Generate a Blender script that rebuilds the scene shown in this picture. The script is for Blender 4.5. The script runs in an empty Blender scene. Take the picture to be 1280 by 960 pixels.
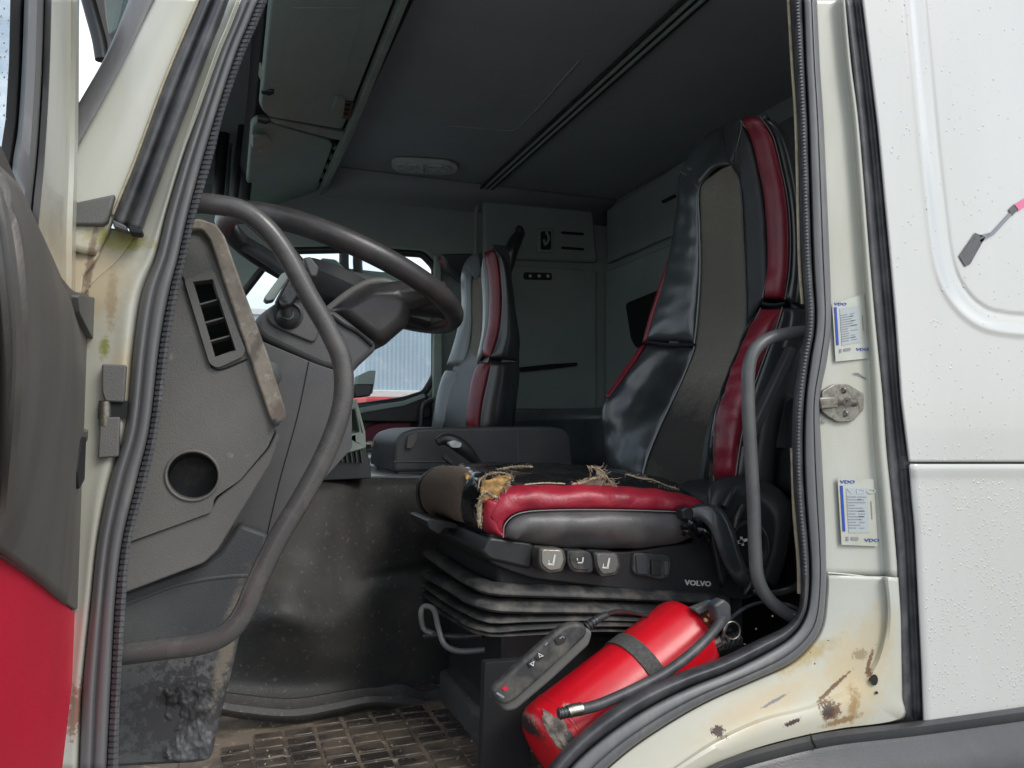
import bpy, bmesh, math, random
import numpy as np
from mathutils import Vector, Matrix, noise
from mathutils.geometry import tessellate_polygon
random.seed(7); rng = np.random.default_rng(7)
S = bpy.context.scene; C = S.collection
PI = math.pi; rad = math.radians
# ------------------------------------------------------------------ camera
YAW, PIT = rad(21), math.atan(55/960)
CR = np.array([math.cos(YAW), -math.sin(YAW), 0.0])
CF = np.array([math.sin(YAW)*math.cos(PIT), math.cos(YAW)*math.cos(PIT), math.sin(PIT)])
CU = np.cross(CR, CF); CC = np.array([0.0, -1.08, 1.75])
cam = bpy.data.objects.new('camera', bpy.data.cameras.new('camera')); C.objects.link(cam)
cam.data.sensor_width = 36; cam.data.lens = 27; cam.data.clip_start = .02; cam.data.clip_end = 3000
cam.matrix_world = Matrix(((CR[0], CU[0], -CF[0], CC[0]), (CR[1], CU[1], -CF[1], CC[1]), (CR[2], CU[2], -CF[2], CC[2]), (0, 0, 0, 1)))
S.camera = cam
# ------------------------------------------------------------------ sky, sun, exposure
SUN_EL, SUN_ROT = rad(42), rad(148)
w = bpy.data.worlds.new('World'); S.world = w; w.use_nodes = True
nt = w.node_tree; nt.nodes.clear()
out = nt.nodes.new('ShaderNodeOutputWorld'); bg = nt.nodes.new('ShaderNodeBackground')
sky = nt.nodes.new('ShaderNodeTexSky'); sky.sky_type = 'NISHITA'; sky.sun_disc = False
sky.sun_elevation = SUN_EL; sky.sun_rotation = SUN_ROT; sky.air_density = 1.2; sky.dust_density = 2.0
bg.inputs[1].default_value = .11
tc = nt.nodes.new('ShaderNodeTexCoord'); mp = nt.nodes.new('ShaderNodeMapping'); mp.inputs['Scale'].default_value = (1.0, 1.0, 2.4)
nz = nt.nodes.new('ShaderNodeTexNoise'); nz.inputs['Scale'].default_value = 2.3; nz.inputs['Detail'].default_value = 8; nz.inputs['Roughness'].default_value = .55
cr_ = nt.nodes.new('ShaderNodeValToRGB'); cr_.color_ramp.elements[0].position = .38; cr_.color_ramp.elements[1].position = .58
mx = nt.nodes.new('ShaderNodeMix'); mx.data_type = 'RGBA'
mx.inputs['B'].default_value = (9.0, 9.5, 10.2, 1)
L = nt.links.new
L(tc.outputs['Generated'], mp.inputs[0]); L(mp.outputs[0], nz.inputs['Vector']); L(nz.outputs[0], cr_.inputs[0])
L(cr_.outputs[0], mx.inputs['Factor']); L(sky.outputs[0], mx.inputs['A']); L(mx.outputs['Result'], bg.inputs[0]); L(bg.outputs[0], out.inputs[0])
sl = bpy.data.lights.new('sun', 'SUN'); sl.energy = 1.25; sl.angle = rad(25); sl.color = (1, .97, .92)
so = bpy.data.objects.new('sun', sl); C.objects.link(so)
# sun stands behind the camera, over the yard
sd = Vector((math.sin(SUN_ROT)*math.cos(SUN_EL), math.cos(SUN_ROT)*math.cos(SUN_EL), math.sin(SUN_EL)))
so.rotation_euler = sd.to_track_quat('Z', 'Y').to_euler(); so.location = (0, -5, 8)
S.view_settings.view_transform = 'Standard'; S.view_settings.look = 'None'; S.view_settings.gamma = 1
S.view_settings.exposure = 0.6
S.cycles.max_bounces = 10; S.cycles.diffuse_bounces = 6; S.cycles.transparent_max_bounces = 12

# ------------------------------------------------------------------ pixel -> place helpers
def ray(px, py): return CF + CR*(px-640)/960 - CU*(py-480)/960
def P(px, py, Y):
    r = ray(px, py); return CC + r*(Y-CC[1])/r[1]
def PX(px, py, X):
    r = ray(px, py); return CC + r*(X-CC[0])/r[0]
def PZ(px, py, Z):
    r = ray(px, py); return CC + r*(Z-CC[2])/r[2]
def PL(px, py, p0, n):
    r = ray(px, py); n = np.array(n, float); return CC + r*(np.dot(np.array(p0)-CC, n)/np.dot(r, n))
def crs(pts, n, closed=False):
    p = np.array(pts, float); k = len(p)
    if k == 1: return np.repeat(p, n, 0)
    segs = k if closed else k-1
    t = np.linspace(0, segs, n, endpoint=not closed); o = []
    for v in t:
        i = min(int(v), segs-1); f = v-i
        if closed: a, b, c, d = p[(i-1) % k], p[i], p[(i+1) % k], p[(i+2) % k]
        else:
            b, c = p[i], p[i+1]; a = p[i-1] if i else 2*b-c; d = p[i+2] if i+2 < k else 2*c-b
        o.append(.5*((2*b)+(-a+c)*f+(2*a-5*b+4*c-d)*f*f+(-a+3*b-3*c+d)*f**3))
    return np.array(o)
def arc_resample(p, n):
    p = np.array(p, float); d = np.r_[0, np.cumsum(np.linalg.norm(np.diff(p, axis=0), axis=1))]
    return np.stack([np.interp(np.linspace(0, d[-1], n), d, p[:, j]) for j in range(p.shape[1])], 1)
def smooth_line(pts, n): return arc_resample(crs(pts, n*4), n)

def ST(px, py, Y, rx, rz, ang=0, col=(.1, .06, .04), soft=.15, na=1.2, ns=60):
    k = 1.0/900; return (P(px, py, Y), rx*k*1.15, rz*k*1.15, ang, col, soft, na*1.5, ns*1.7)
# ------------------------------------------------------------------ materials
RU, RD, YE, DK = (.15, .085, .045), (.055, .032, .026), (.42, .33, .17), (.03, .03, .03)
SILL_ST = [ST(960,920,-.01,210,80,-.25,(.49,.475,.385),.6,.5,8), ST(1070,850,-.02,40,62,.5,(.50,.42,.27),.5,1.6,30), ST(960,880,-.01,90,16,-.25,(.50,.43,.30),.5,1.6,30), ST(1010,822,.0,45,9,-.35,(.42,.34,.18),.5,1.8,40), ST(1085,800,.0,22,40,.4,(.46,.41,.29),.5,1.4,30),
 ST(1040,889,-.025,15,11,0,RU,.14,2.2,110), ST(1036,890,-.025,10,8,0,RD,.12,2.2,150), ST(1068,882,-.025,8,20,.3,(.33,.22,.10),.4,2.0,90), ST(1044,860,-.012,36,2.6,-.50,RU,.14,2.0,130), ST(1092,832,-.02,2.6,22,.45,RU,.2,2.2,120),
 ST(905,918,-.023,9,6,0,RD,.06,2.4,160), ST(988,902,-.02,14,3,-.2,RD,.08,2.2,150), ST(970,878,-.01,22,2,-.3,(.20,.20,.19),.2,1.8,110), ST(1075,818,-.005,12,7,0,(.30,.24,.14),.2,2.6,160), ST(1050,900,-.02,30,4,-.1,(.25,.16,.08),.3,1.8,80)]
HP_ST = [ST(122,350,.01,26,45,.1,(.42,.36,.25),.5,1.6,40), ST(150,300,.01,26,9,.1,(.30,.29,.10),.4,1.6,50), ST(131,435,.01,4,9,0,(.22,.25,.07),.5,2,120), ST(112,335,.01,3,50,.15,(.20,.15,.10),.3,2,90), ST(140,375,.01,5,26,0,(.33,.27,.18),.4,2,90), ST(95,885,.01,6,24,.1,(.28,.17,.13),.15,2.4,110), ST(150,470,0,12,30,.1,(.45,.40,.28),.5,1.6,40)]
KICK_ST = [ST(250,870,.15,36,50,-.2,(.11,.11,.11),.4,2.2,60), ST(232,890,.15,60,50,0,(.035,.035,.037),.16,3.0,42), ST(250,930,.15,18,26,0,(.07,.072,.076),.2,2.4,70), ST(212,875,.15,12,8,.4,(.012,.012,.013),.08,2.4,90), ST(286,800,.15,8,60,.2,(.16,.14,.11),.4,2,60)]
EX_ST = [ST(664,902,.08,11,24,-.5,(.30,.20,.15),.15,2.0,90), ST(664,912,.08,9,24,-.5,(.03,.025,.02),.12,2.2,110), ST(676,925,.08,7,14,-.4,(.04,.03,.03),.12,2.4,120), ST(652,890,.1,8,8,0,(.05,.03,.03),.2,2,120), ST(722,895,.06,6,5,0,(.5,.30,.24),.2,2.2,120)]
FAB_ST = [ST(850,560,.5,75,150,-.3,(.055,.052,.048),.5,.6,20), ST(900,350,.5,70,130,.0,(.15,.14,.118),.7,.8,20)]
TAN_ST = [ST(318,440,.1,5,70,.35,(.14,.12,.10),.5,2,60), ST(262,300,.1,14,30,.3,(.16,.14,.115),.5,2,60), ST(350,515,.1,10,12,0,(.15,.12,.10),.4,2,60)]
def mat(name, col, rough=.5, col2=None, nscale=6, lo=.4, hi=.65, bump=.0, bscale=200, metal=0, coat=0, trans=0, spec=.5, col3=None, n3=25, lo3=.58, hi3=.7, bump2=0, b2scale=12, stretch=None, rvar=0, emis=None, coatr=.08, ior=1.5, detail=6, stains=None):
    m = bpy.data.materials.new(name); m.use_nodes = True; t = m.node_tree; N = t.nodes; K = t.links.new
    b = N['Principled BSDF']; b.inputs['Base Color'].default_value = (*col, 1); b.inputs['Roughness'].default_value = rough
    b.inputs['Metallic'].default_value = metal; b.inputs['Coat Weight'].default_value = coat; b.inputs['Coat Roughness'].default_value = coatr
    b.inputs['Transmission Weight'].default_value = trans; b.inputs['Specular IOR Level'].default_value = spec; b.inputs['IOR'].default_value = ior
    g = N.new('ShaderNodeNewGeometry'); mpn = N.new('ShaderNodeMapping'); K(g.outputs['Position'], mpn.inputs[0])
    if stretch: mpn.inputs['Scale'].default_value = stretch
    src = None
    def layer(prev, c, sc, l, h, seed):
        n = N.new('ShaderNodeTexNoise'); n.inputs['Scale'].default_value = sc; n.inputs['Detail'].default_value = detail; n.inputs['Roughness'].default_value = .62
        mm = N.new('ShaderNodeMapping'); mm.inputs['Location'].default_value = (seed, seed*2, 0); K(mpn.outputs[0], mm.inputs[0]); K(mm.outputs[0], n.inputs['Vector'])
        r = N.new('ShaderNodeMapRange'); r.inputs[1].default_value = l; r.inputs[2].default_value = h; K(n.outputs[0], r.inputs[0])
        x = N.new('ShaderNodeMix'); x.data_type = 'RGBA'; K(r.outputs[0], x.inputs['Factor'])
        if prev is None: x.inputs['A'].default_value = (*col, 1)
        else: K(prev, x.inputs['A'])
        x.inputs['B'].default_value = (*c, 1); return x.outputs['Result'], r.outputs[0]
    f = None
    if col2: src, f = layer(None, col2, nscale, lo, hi, 3.1)
    if col3: src, _ = layer(src, col3, n3, lo3, hi3, 9.7)
    if src: K(src, b.inputs['Base Color'])
    if rvar and f:
        r = N.new('ShaderNodeMapRange'); r.inputs[3].default_value = rough; r.inputs[4].default_value = min(1, max(0, rough+rvar)); K(f, r.inputs[0]); K(r.outputs[0], b.inputs['Roughness'])
    for (sc_c, rx, rz, ang, scol, soft, na, ns) in (stains or ()):
        mm = N.new('ShaderNodeMapping'); mm.vector_type = 'TEXTURE'; mm.inputs['Location'].default_value = tuple(sc_c); mm.inputs['Rotation'].default_value = (0, ang, 0); mm.inputs['Scale'].default_value = (rx, 1000, rz)
        K(g.outputs['Position'], mm.inputs[0]); ln = N.new('ShaderNodeVectorMath'); ln.operation = 'LENGTH'; K(mm.outputs[0], ln.inputs[0])
        nn = N.new('ShaderNodeTexNoise'); nn.inputs['Scale'].default_value = ns; nn.inputs['Detail'].default_value = 8; nn.inputs['Roughness'].default_value = .7; K(g.outputs['Position'], nn.inputs['Vector'])
        ma = N.new('ShaderNodeMath'); ma.operation = 'MULTIPLY_ADD'; K(nn.outputs[0], ma.inputs[0]); ma.inputs[1].default_value = na; K(ln.outputs['Value'], ma.inputs[2])
        r = N.new('ShaderNodeMapRange'); r.inputs[1].default_value = 1+na*.5+soft; r.inputs[2].default_value = 1+na*.5-soft; K(ma.outputs[0], r.inputs[0])
        x = N.new('ShaderNodeMix'); x.data_type = 'RGBA'; K(r.outputs[0], x.inputs['Factor'])
        if src: K(src, x.inputs['A'])
        else: x.inputs['A'].default_value = (*col, 1)
        x.inputs['B'].default_value = (*scol, 1); src = x.outputs['Result']; K(src, b.inputs['Base Color'])
    nrm = None
    for st, sc, dist in ((bump2, b2scale, .01), (bump, bscale, .001)):
        if st:
            n = N.new('ShaderNodeTexNoise'); n.inputs['Scale'].default_value = sc; n.inputs['Detail'].default_value = 3; K(mpn.outputs[0], n.inputs['Vector'])
            bp = N.new('ShaderNodeBump'); bp.inputs['Strength'].default_value = st; bp.inputs['Distance'].default_value = dist
            K(n.outputs[0], bp.inputs['Height'])
            if nrm: K(nrm, bp.inputs['Normal'])
            nrm = bp.outputs[0]
    if nrm: K(nrm, b.inputs['Normal'])
    if emis: b.inputs['Emission Color'].default_value = (*emis, 1); b.inputs['Emission Strength'].default_value = 1
    return m
M = dict(
 paint=mat('white_paint', (.545, .555, .53), .28, (.51, .518, .49), 3, stretch=(1, 1, .22), coat=.8, coatr=.05, bump2=.02, b2scale=5, col3=(.46, .46, .42), n3=60, lo3=.68, hi3=.8),
 frame=mat('frame_paint', (.47, .478, .43), .38, (.41, .41, .335), 5, coat=.35, lo=.42, hi=.66, col3=(.40, .36, .25), n3=14, lo3=.64, hi3=.80, rvar=.2, stretch=(1, 1, .35), stains=HP_ST),
 sill=mat('sill_paint', (.47, .478, .43), .4, (.42, .42, .35), 5, coat=.3, lo=.42, hi=.68, col3=(.22, .17, .12), n3=60, lo3=.71, hi3=.75, rvar=.2, stains=SILL_ST),
 hingep=mat('hinge_pillar_paint', (.52, .52, .45), .5, (.36, .32, .24), 9, coat=.1, lo=.38, hi=.72, col3=(.20, .17, .08), n3=22, lo3=.62, hi3=.75, stains=HP_ST),
 rust=mat('rust', (.16, .10, .055), .85, (.06, .035, .028), 60, lo=.4, hi=.6, bump=.6, bscale=180),
 rustp=mat('rust_stain', (.42, .34, .20), .6, (.24, .15, .07), 40, lo=.35, hi=.7),
 moss=mat('moss', (.22, .26, .05), .9, (.40, .40, .22), 60, bump=.5),
 rubber=mat('seal_rubber', (.125, .127, .132), .42, (.19, .188, .18), 30, lo=.5, hi=.8, bump=.25, bscale=160, rvar=.15, stretch=(1, 1, .3)),
 rubberd=mat('dark_rubber', (.038, .040, .046), .45, (.09, .09, .093), 20, bump=.2, bscale=150),
 rib=mat('ribbed_rubber', (.105, .108, .117), .45, (.19, .19, .19), 60, lo=.5, hi=.8),
 dash=mat('dash_plastic', (.098, .098, .094), .58, (.125, .122, .113), 5, lo=.4, hi=.7, bump=.55, bscale=420, col3=(.26, .25, .22), n3=50, lo3=.66, hi3=.80),
 dashd=mat('dash_plastic_dark', (.050, .055, .059), .52, (.068, .071, .071), 6, bump=.5, bscale=420, col3=(.15, .145, .13), n3=45, lo3=.66, hi3=.8, stains=KICK_ST),
 column=mat('column_plastic', (.060, .061, .063), .48, (.078, .078, .078), 8, bump=.45, bscale=450),
 tan=mat('worn_trim', (.30, .265, .22), .75, (.17, .145, .115), 28, lo=.38, hi=.66, bump=.4, bscale=200, col3=(.36, .33, .28), n3=60, stains=TAN_ST),
 black=mat('black_plastic', (.016, .018, .020), .42, (.028, .029, .030), 9, bump=.3, bscale=350),
 blackd=mat('dusty_black_plastic', (.026, .028, .029), .62, (.15, .135, .112), 22, lo=.46, hi=.78, bump=.3, bscale=300),
 void=mat('dark_cavity', (.008, .009, .010), .8),
 leather=mat('black_leather', (.024, .028, .031), .30, (.040, .046, .048), 7, bump=.25, bscale=260, bump2=.35, b2scale=9, rvar=.12, coat=.5, coatr=.18),
 leathern=mat('matte_black_leather', (.020, .023, .026), .5, (.028, .031, .034), 7, bump=.25, bscale=260),
 leatherm=mat('grey_black_leather', (.042, .050, .052), .28, (.06, .068, .07), 7, bump=.25, bscale=260, bump2=.12, b2scale=10, coat=.5, coatr=.22),
 leatherg=mat('grey_leather', (.15, .17, .17), .36, (.18, .195, .195), 9, bump=.3, bscale=260, bump2=.3, b2scale=12, coat=.5, coatr=.2),
 leathers=mat('side_leather', (.070, .070, .073), .40, (.11, .105, .10), 14, bump=.4, bscale=260, bump2=.3, b2scale=14),
 gloss=mat('worn_glossy_leather', (.012, .012, .013), .16, (.05, .045, .04), 26, lo=.55, hi=.7, bump2=.3, b2scale=22),
 red=mat('red_leather', (.22, .011, .027), .42, (.14, .009, .02), 9, lo=.4, hi=.7, bump=.6, coat=.2, coatr=.25, col3=(.10, .02, .025), n3=60, lo3=.62, hi3=.8, bscale=260, bump2=.3, b2scale=14),
 redw=mat('worn_red_leather', (.34, .016, .036), .38, (.22, .012, .025), 16, lo=.42, hi=.68, col3=(.14, .06, .05), n3=50, lo3=.62, hi3=.8, bump=.6, bscale=260, bump2=.4, b2scale=20),
 fabric=mat('seat_fabric', (.13, .12, .10), .95, (.27, .25, .21), 420, lo=.35, hi=.65, bump=.9, bscale=700, spec=.1, stains=FAB_ST),
 fabricb=mat('brown_fabric', (.10, .080, .063), .95, (.24, .19, .15), 420, lo=.35, hi=.65, bump=.9, bscale=700, spec=.1),
 thread=mat('frayed_thread', (.42, .34, .24), .9, (.25, .19, .13), 80),
 stitch=mat('stitching', (.20, .20, .20), .7),
 foam=mat('yellow_foam', (.50, .31, .10), .95, (.26, .15, .06), 55, col3=(.62, .46, .25), n3=140, lo=.4, hi=.6, bump=.9, bscale=160),
 headl=mat('headliner', (.31, .325, .335), .85, (.28, .295, .305), 3, bump=.4, bscale=500),
 wallm=mat('cab_wall_lining', (.30, .35, .33), .75, (.26, .305, .29), 4, bump=.3, bscale=400),
 lid=mat('locker_plastic', (.30, .39, .345), .6, (.26, .335, .30), 6, bump=.4, bscale=420),
 lidt=mat('locker_frame_plastic', (.33, .40, .35), .6, (.25, .30, .26), 8),
 tube=mat('handle_tube', (.075, .073, .071), .26, (.125, .118, .11), 18, lo=.5, hi=.8, rvar=.15, bump=.15, bscale=200),
 tubed=mat('dark_handle_tube', (.085, .088, .090), .38, (.115, .115, .115), 14, bump=.2, bscale=200),
 rim=mat('wheel_rim_leather', (.035, .033, .033), .34, (.055, .050, .050), 20, bump=.3, bscale=350),
 tunnel=mat('tunnel_mat', (.032, .033, .033), .58, (.066, .062, .055), 5, lo=.4, hi=.7, bump=1.0, bscale=260, col3=(.17, .15, .125), n3=90, lo3=.60, hi3=.74, rvar=.1, bump2=.15, b2scale=14),
 floor=mat('dirty_floor_mat', (.17, .135, .10), .7, (.06, .048, .04), 10, lo=.40, hi=.60, bump=.6, bscale=120, col3=(.34, .29, .22), n3=26, lo3=.58, hi3=.7),
 pad=mat('floor_pad', (.11, .088, .066), .42, (.035, .030, .026), 9, lo=.42, hi=.58, rvar=-.15, bump=.5, bscale=150, col3=(.17, .14, .105), n3=60, lo3=.6, hi3=.72),
 exting=mat('extinguisher_red', (.66, .004, .016), .36, (.55, .004, .013), 14, coat=.3, coatr=.2, col3=(.40, .01, .01), n3=40, lo3=.70, hi3=.80, bump2=.06, b2scale=30, stains=EX_ST),
 scorch=mat('worn_bare_patch', (.10, .085, .07), .6, (.35, .30, .25), 60, bump=.5),
 strap=mat('strap_webbing', (.060, .062, .060), .9, (.10, .10, .09), 160, bump=.8, bscale=500),
 doort=mat('door_trim_plastic', (.115, .107, .096), .5, (.09, .083, .075), 7, bump=.35, bscale=420, stretch=(1, 3, .5)),
 doorr=mat('door_red_panel', (.56, .008, .035), .5, (.50, .008, .032), 6, bump=.5, bscale=300),
 chrome=mat('dull_metal', (.42, .40, .36), .35, (.25, .20, .15), 50, lo=.5, hi=.7, metal=1, rvar=.25),
 brass=mat('brass', (.50, .38, .22), .3, metal=1),
 steel=mat('striker_steel', (.26, .26, .23), .42, (.14, .11, .08), 70, lo=.42, hi=.66, metal=.8, bump=.3, bscale=200),
 glass=mat('window_glass', (.9, .95, .95), .03),
 lens=mat('lamp_lens', (.58, .62, .62), .25, (.30, .33, .33), 40, coat=.5),
 drop=mat('water', (.50, .52, .49), .04, coat=1, coatr=.02), dropg=mat('water', (.9, .93, .93), .03, trans=.55, ior=1.33),
 blue=mat('print_blue', (.010, .055, .36), .5), ink=mat('print_grey', (.22, .24, .26), .6), inkl=mat('print_pale', (.42, .46, .48), .6),
 white=mat('print_white', (.62, .62, .60), .5), paper=mat('sticker_film', (.455, .475, .425), .35, (.42, .42, .34), 24, coat=.5), paperg=mat('sticker_field', (.37, .41, .42), .4),
 pink=mat('decal_pink', (.70, .16, .30), .5), decalg=mat('decal_grey', (.10, .10, .105), .6, (.02, .02, .02), 320, lo=.60, hi=.62), yell=mat('stain_yellow', (.5, .42, .2), .6),
 fender=mat('step_plastic', (.036, .038, .041), .45, (.055, .055, .056), 8, lo=.4, hi=.7, bump=.4, bscale=300, col3=(.035, .035, .037), n3=9, lo3=.6, hi3=.66, rvar=-.15),
 trailer=mat('trailer_blue', (.34, .43, .50), .5, (.29, .37, .44), 1.2, col3=(.40, .46, .50), n3=6), trailr=mat('trailer_red', (.45, .03, .04), .4), trailw=mat('trailer_white', (.55, .56, .55), .4),
 gravel=mat('yard_gravel', (.20, .195, .185), .9, (.11, .11, .105), 5, col3=(.32, .31, .29), n3=80, bump=.8, bscale=30),
 doorpan=mat('far_door_red', (.17, .012, .035), .5), cream=mat('cream_trim', (.42, .38, .27), .5, (.3, .26, .18), 60),
)

def thin_glass(m, tint, refl):
    t = m.node_tree; N = t.nodes; K = t.links.new; N.clear()
    o = N.new('ShaderNodeOutputMaterial'); tr = N.new('ShaderNodeBsdfTransparent'); tr.inputs[0].default_value = (*tint, 1)
    gl = N.new('ShaderNodeBsdfGlossy'); gl.inputs['Roughness'].default_value = .02; lw = N.new('ShaderNodeLayerWeight'); lw.inputs[0].default_value = .3; f = N.new('ShaderNodeMapRange'); f.inputs[3].default_value = .04; f.inputs[4].default_value = refl; K(lw.outputs['Facing'], f.inputs[0])
    x = N.new('ShaderNodeMixShader'); K(f.outputs[0], x.inputs[0]); K(tr.outputs[0], x.inputs[1]); K(gl.outputs[0], x.inputs[2]); K(x.outputs[0], o.inputs[0])
thin_glass(M['glass'], (.93, .96, .96), .22)
# ------------------------------------------------------------------ object helpers
LOC = {}
def thing(name, label, cat, loc, group=None):
    o = bpy.data.objects.new(name, None); C.objects.link(o); o.location = loc; o.empty_display_size = .05
    o['label'] = label; o['category'] = cat
    if group: o['group'] = group
    LOC[o] = np.array(loc, float); return o
def tag(o, label, cat, group=None):
    o['label'] = label; o['category'] = cat
    if group: o['group'] = group
    return o
def struct(o, kind='structure'): o['kind'] = kind; return o
def mesh(name, V, F, m, parent=None, smooth=True, bevel=0, sharp=38, solid=0, seg=2, face=None, subd=0):
    V = np.array(V, float); off = LOC.get(parent, np.zeros(3)) if parent else V.mean(0)
    me = bpy.data.meshes.new(name); me.from_pydata([tuple(v) for v in (V-off)], [], [tuple(int(i) for i in f) for f in F])
    if face is not None:
        me.update(); n = sum((p.normal*p.area for p in me.polygons), Vector()); c = V.mean(0)
        if n.dot(Vector(face)) < 0: me.flip_normals()
    me.materials.append(M[m] if isinstance(m, str) else m)
    if smooth: me.shade_smooth(); me.set_sharp_from_angle(angle=rad(sharp))
    o = bpy.data.objects.new(name, me); C.objects.link(o)
    if parent: o.parent = parent
    else: o.location = off
    LOC[o] = off
    if solid:
        s = o.modifiers.new('s', 'SOLIDIFY'); s.thickness = abs(solid); s.offset = -1 if solid > 0 else 1
    if bevel:
        b = o.modifiers.new('b', 'BEVEL'); b.width = bevel; b.segments = seg; b.limit_method = 'ANGLE'; b.angle_limit = rad(30)
    if subd:
        b = o.modifiers.new('u', 'SUBSURF'); b.levels = b.render_levels = subd
    return o
def copy_to(o, loc, label=None):
    c = o.copy(); C.objects.link(c); c.location = loc
    if label: c['label'] = label
    return c
def gridF(r, c, cu=False, cv=False):
    F = []
    for i in range(r if cv else r-1):
        for j in range(c if cu else c-1):
            a = i*c+j; b = i*c+(j+1) % c; d = ((i+1) % r)*c+j; e = ((i+1) % r)*c+(j+1) % c; F.append((a, b, e, d))
    return F
def prof(l0, l1, pr, fn, n=28):
    t = np.array([p[0] for p in pr]); y = np.array([p[1] for p in pr]); tt = crs(np.stack([t, y], 1), n)
    return np.array([fn(mixl(l0, l1, a), b) for a, b in tt])
def mixl(a, b, t): return [(p[0]*(1-t)+q[0]*t, p[1]*(1-t)+q[1]*t) for p, q in zip(a, b)]
def pillow(name, poly, Y, depth, bulge, m, parent=None, n=9):
    c = np.mean(poly, 0); rings = []
    k = len(poly); V = []
    for i in range(n):
        t = i/(n-1)*.5; yy = Y-bulge*math.sqrt(max(0, 1-(1-t/.5)**2))
        V += [P(c[0]+(a-c[0])*(1-t), c[1]+(b-c[1])*(1-t), yy) for a, b in poly]
    F = gridF(n, k, cu=True)+[tuple((n-1)*k+j for j in range(k))]
    s0 = len(V); V += [V[j]+np.array([0, depth, 0]) for j in range(k)]
    F += [(s0+j, s0+(j+1) % k, (j+1) % k, j) for j in range(k)]
    o = mesh(name, V, F, m, parent, sharp=50)
    bm = bmesh.new(); bm.from_mesh(o.data); bmesh.ops.recalc_face_normals(bm, faces=bm.faces)
    bm.to_mesh(o.data); bm.free(); return o
def tocam(c): return CC-np.array(c)
def surf(name, G, m, parent=None, **k):
    G = np.array(G); r, c = G.shape[:2]; V = G.reshape(-1, 3)
    k.setdefault('face', tocam(V.mean(0))); return mesh(name, V, gridF(r, c), m, parent, **k)
def gridn(G):
    du = np.gradient(G, axis=1); dv = np.gradient(G, axis=0); n = np.cross(du, dv); n /= np.linalg.norm(n, axis=2, keepdims=True)+1e-9
    if (n*(CC-G)).sum() < 0: n = -n
    return n
def patch(name, cols, m, parent=None, nu=14, nv=40, puff=.0, seam=.004, wr=0, wrs=18, hook=None, solid=.012, world=False, sharpu=False):
    """cols: list of (polyline of (px,py), Y or list of Y)"""
    A = []
    for pl, Y in cols:
        Yl = Y if isinstance(Y, (list, tuple)) else [Y]*len(pl)
        A.append(smooth_line([P(a, b, y) for (a, b), y in zip(pl, Yl)], nv))
    A = np.array(A)                                   # c x nv x 3
    if sharpu: G = np.stack([arc_resample(A[:, j], nu) for j in range(nv)])
    else: G = np.stack([crs(A[:, j], nu) for j in range(nv)])
    n = gridn(G)
    u = np.linspace(-1, 1, nu)[None, :, None]; v = np.linspace(-1, 1, nv)[:, None, None]
    prof = (1-np.abs(u)**4)*(1-np.abs(v)**10)
    edge = np.maximum(np.abs(u)**14, np.abs(v)**40)
    G = G+n*(puff*prof-seam*edge)
    if wr:
        for i in range(nv):
            for j in range(nu):
                p = G[i, j]; G[i, j] = p+n[i, j]*wr*noise.noise(Vector((p[0]*wrs, p[1]*wrs, p[2]*wrs*1.6)))
    if hook: G = hook(G, n)
    return surf(name, G, m, parent, solid=solid)
def plate(name, outer, holes, m, parent, f0, f1, bevel=0, smooth=True, seg=2):
    """outer/holes: 2-D polygons; f0,f1 map 2-D -> near / far 3-D point"""
    loops = [outer]+list(holes); flat = [p for l in loops for p in l]; n = len(flat)
    V = [f0(*p) for p in flat]+[f1(*p) for p in flat]; F = []
    if not holes: F += [tuple(range(n)), tuple(range(n, 2*n))[::-1]]
    else:
        T = tessellate_polygon([[Vector((p[0], p[1], 0)) for p in l] for l in loops])
        F += [tuple(t) for t in T]+[tuple(i+n for i in t[::-1]) for t in T]
    s = 0
    for l in loops:
        k = len(l)
        for i in range(k): a, b = s+i, s+(i+1) % k; F.append((a, b, b+n, a+n))
        s += k
    o = mesh(name, V, F, m, parent, smooth=False)
    bm = bmesh.new(); bm.from_mesh(o.data); bmesh.ops.recalc_face_normals(bm, faces=bm.faces); bm.to_mesh(o.data); bm.free()
    if smooth: o.data.shade_smooth(); o.data.set_sharp_from_angle(angle=rad(35))
    if bevel:
        b = o.modifiers.new('b', 'BEVEL'); b.width = bevel; b.segments = seg; b.limit_method = 'ANGLE'; b.angle_limit = rad(35)
    return o
def prism(name, poly, Y0, Y1, m, parent=None, bevel=.003, holes=(), seg=2):
    d = Y1-Y0
    def f0(a, b): return P(a, b, Y0)
    def f1(a, b): return P(a, b, Y0)+np.array([0, d, 0])
    return plate(name, poly, holes, m, parent, f0, f1, bevel, seg=seg)
def box(name, x0, x1, y0, y1, z0, z1, m, parent=None, bevel=.004, seg=2):
    V = [(x, y, z) for x in (x0, x1) for y in (y0, y1) for z in (z0, z1)]
    F = [(0, 1, 3, 2), (4, 6, 7, 5), (0, 4, 5, 1), (2, 3, 7, 6), (0, 2, 6, 4), (1, 5, 7, 3)]
    return mesh(name, V, F, m, parent, bevel=bevel, seg=seg)
def circle(cx, cy, rx, ry=None, n=28, a0=0):
    ry = ry or rx; return [(cx+rx*math.cos(a0+2*PI*i/n), cy+ry*math.sin(a0+2*PI*i/n)) for i in range(n)]
def rrect(pts, r, n=5):
    """round the corners of a polygon"""
    o = []; k = len(pts); pts = [np.array(p, float) for p in pts]
    for i in range(k):
        a, b, c = pts[i-1], pts[i], pts[(i+1) % k]; u = a-b; v = c-b; lu = np.linalg.norm(u); lv = np.linalg.norm(v)
        q = min(r, lu*.45, lv*.45); s = b+u/lu*q; e = b+v/lv*q
        for t in np.linspace(0, 1, n): o.append(tuple((1-t)**2*s+2*t*(1-t)*b+t*t*e))
    return o
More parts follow.
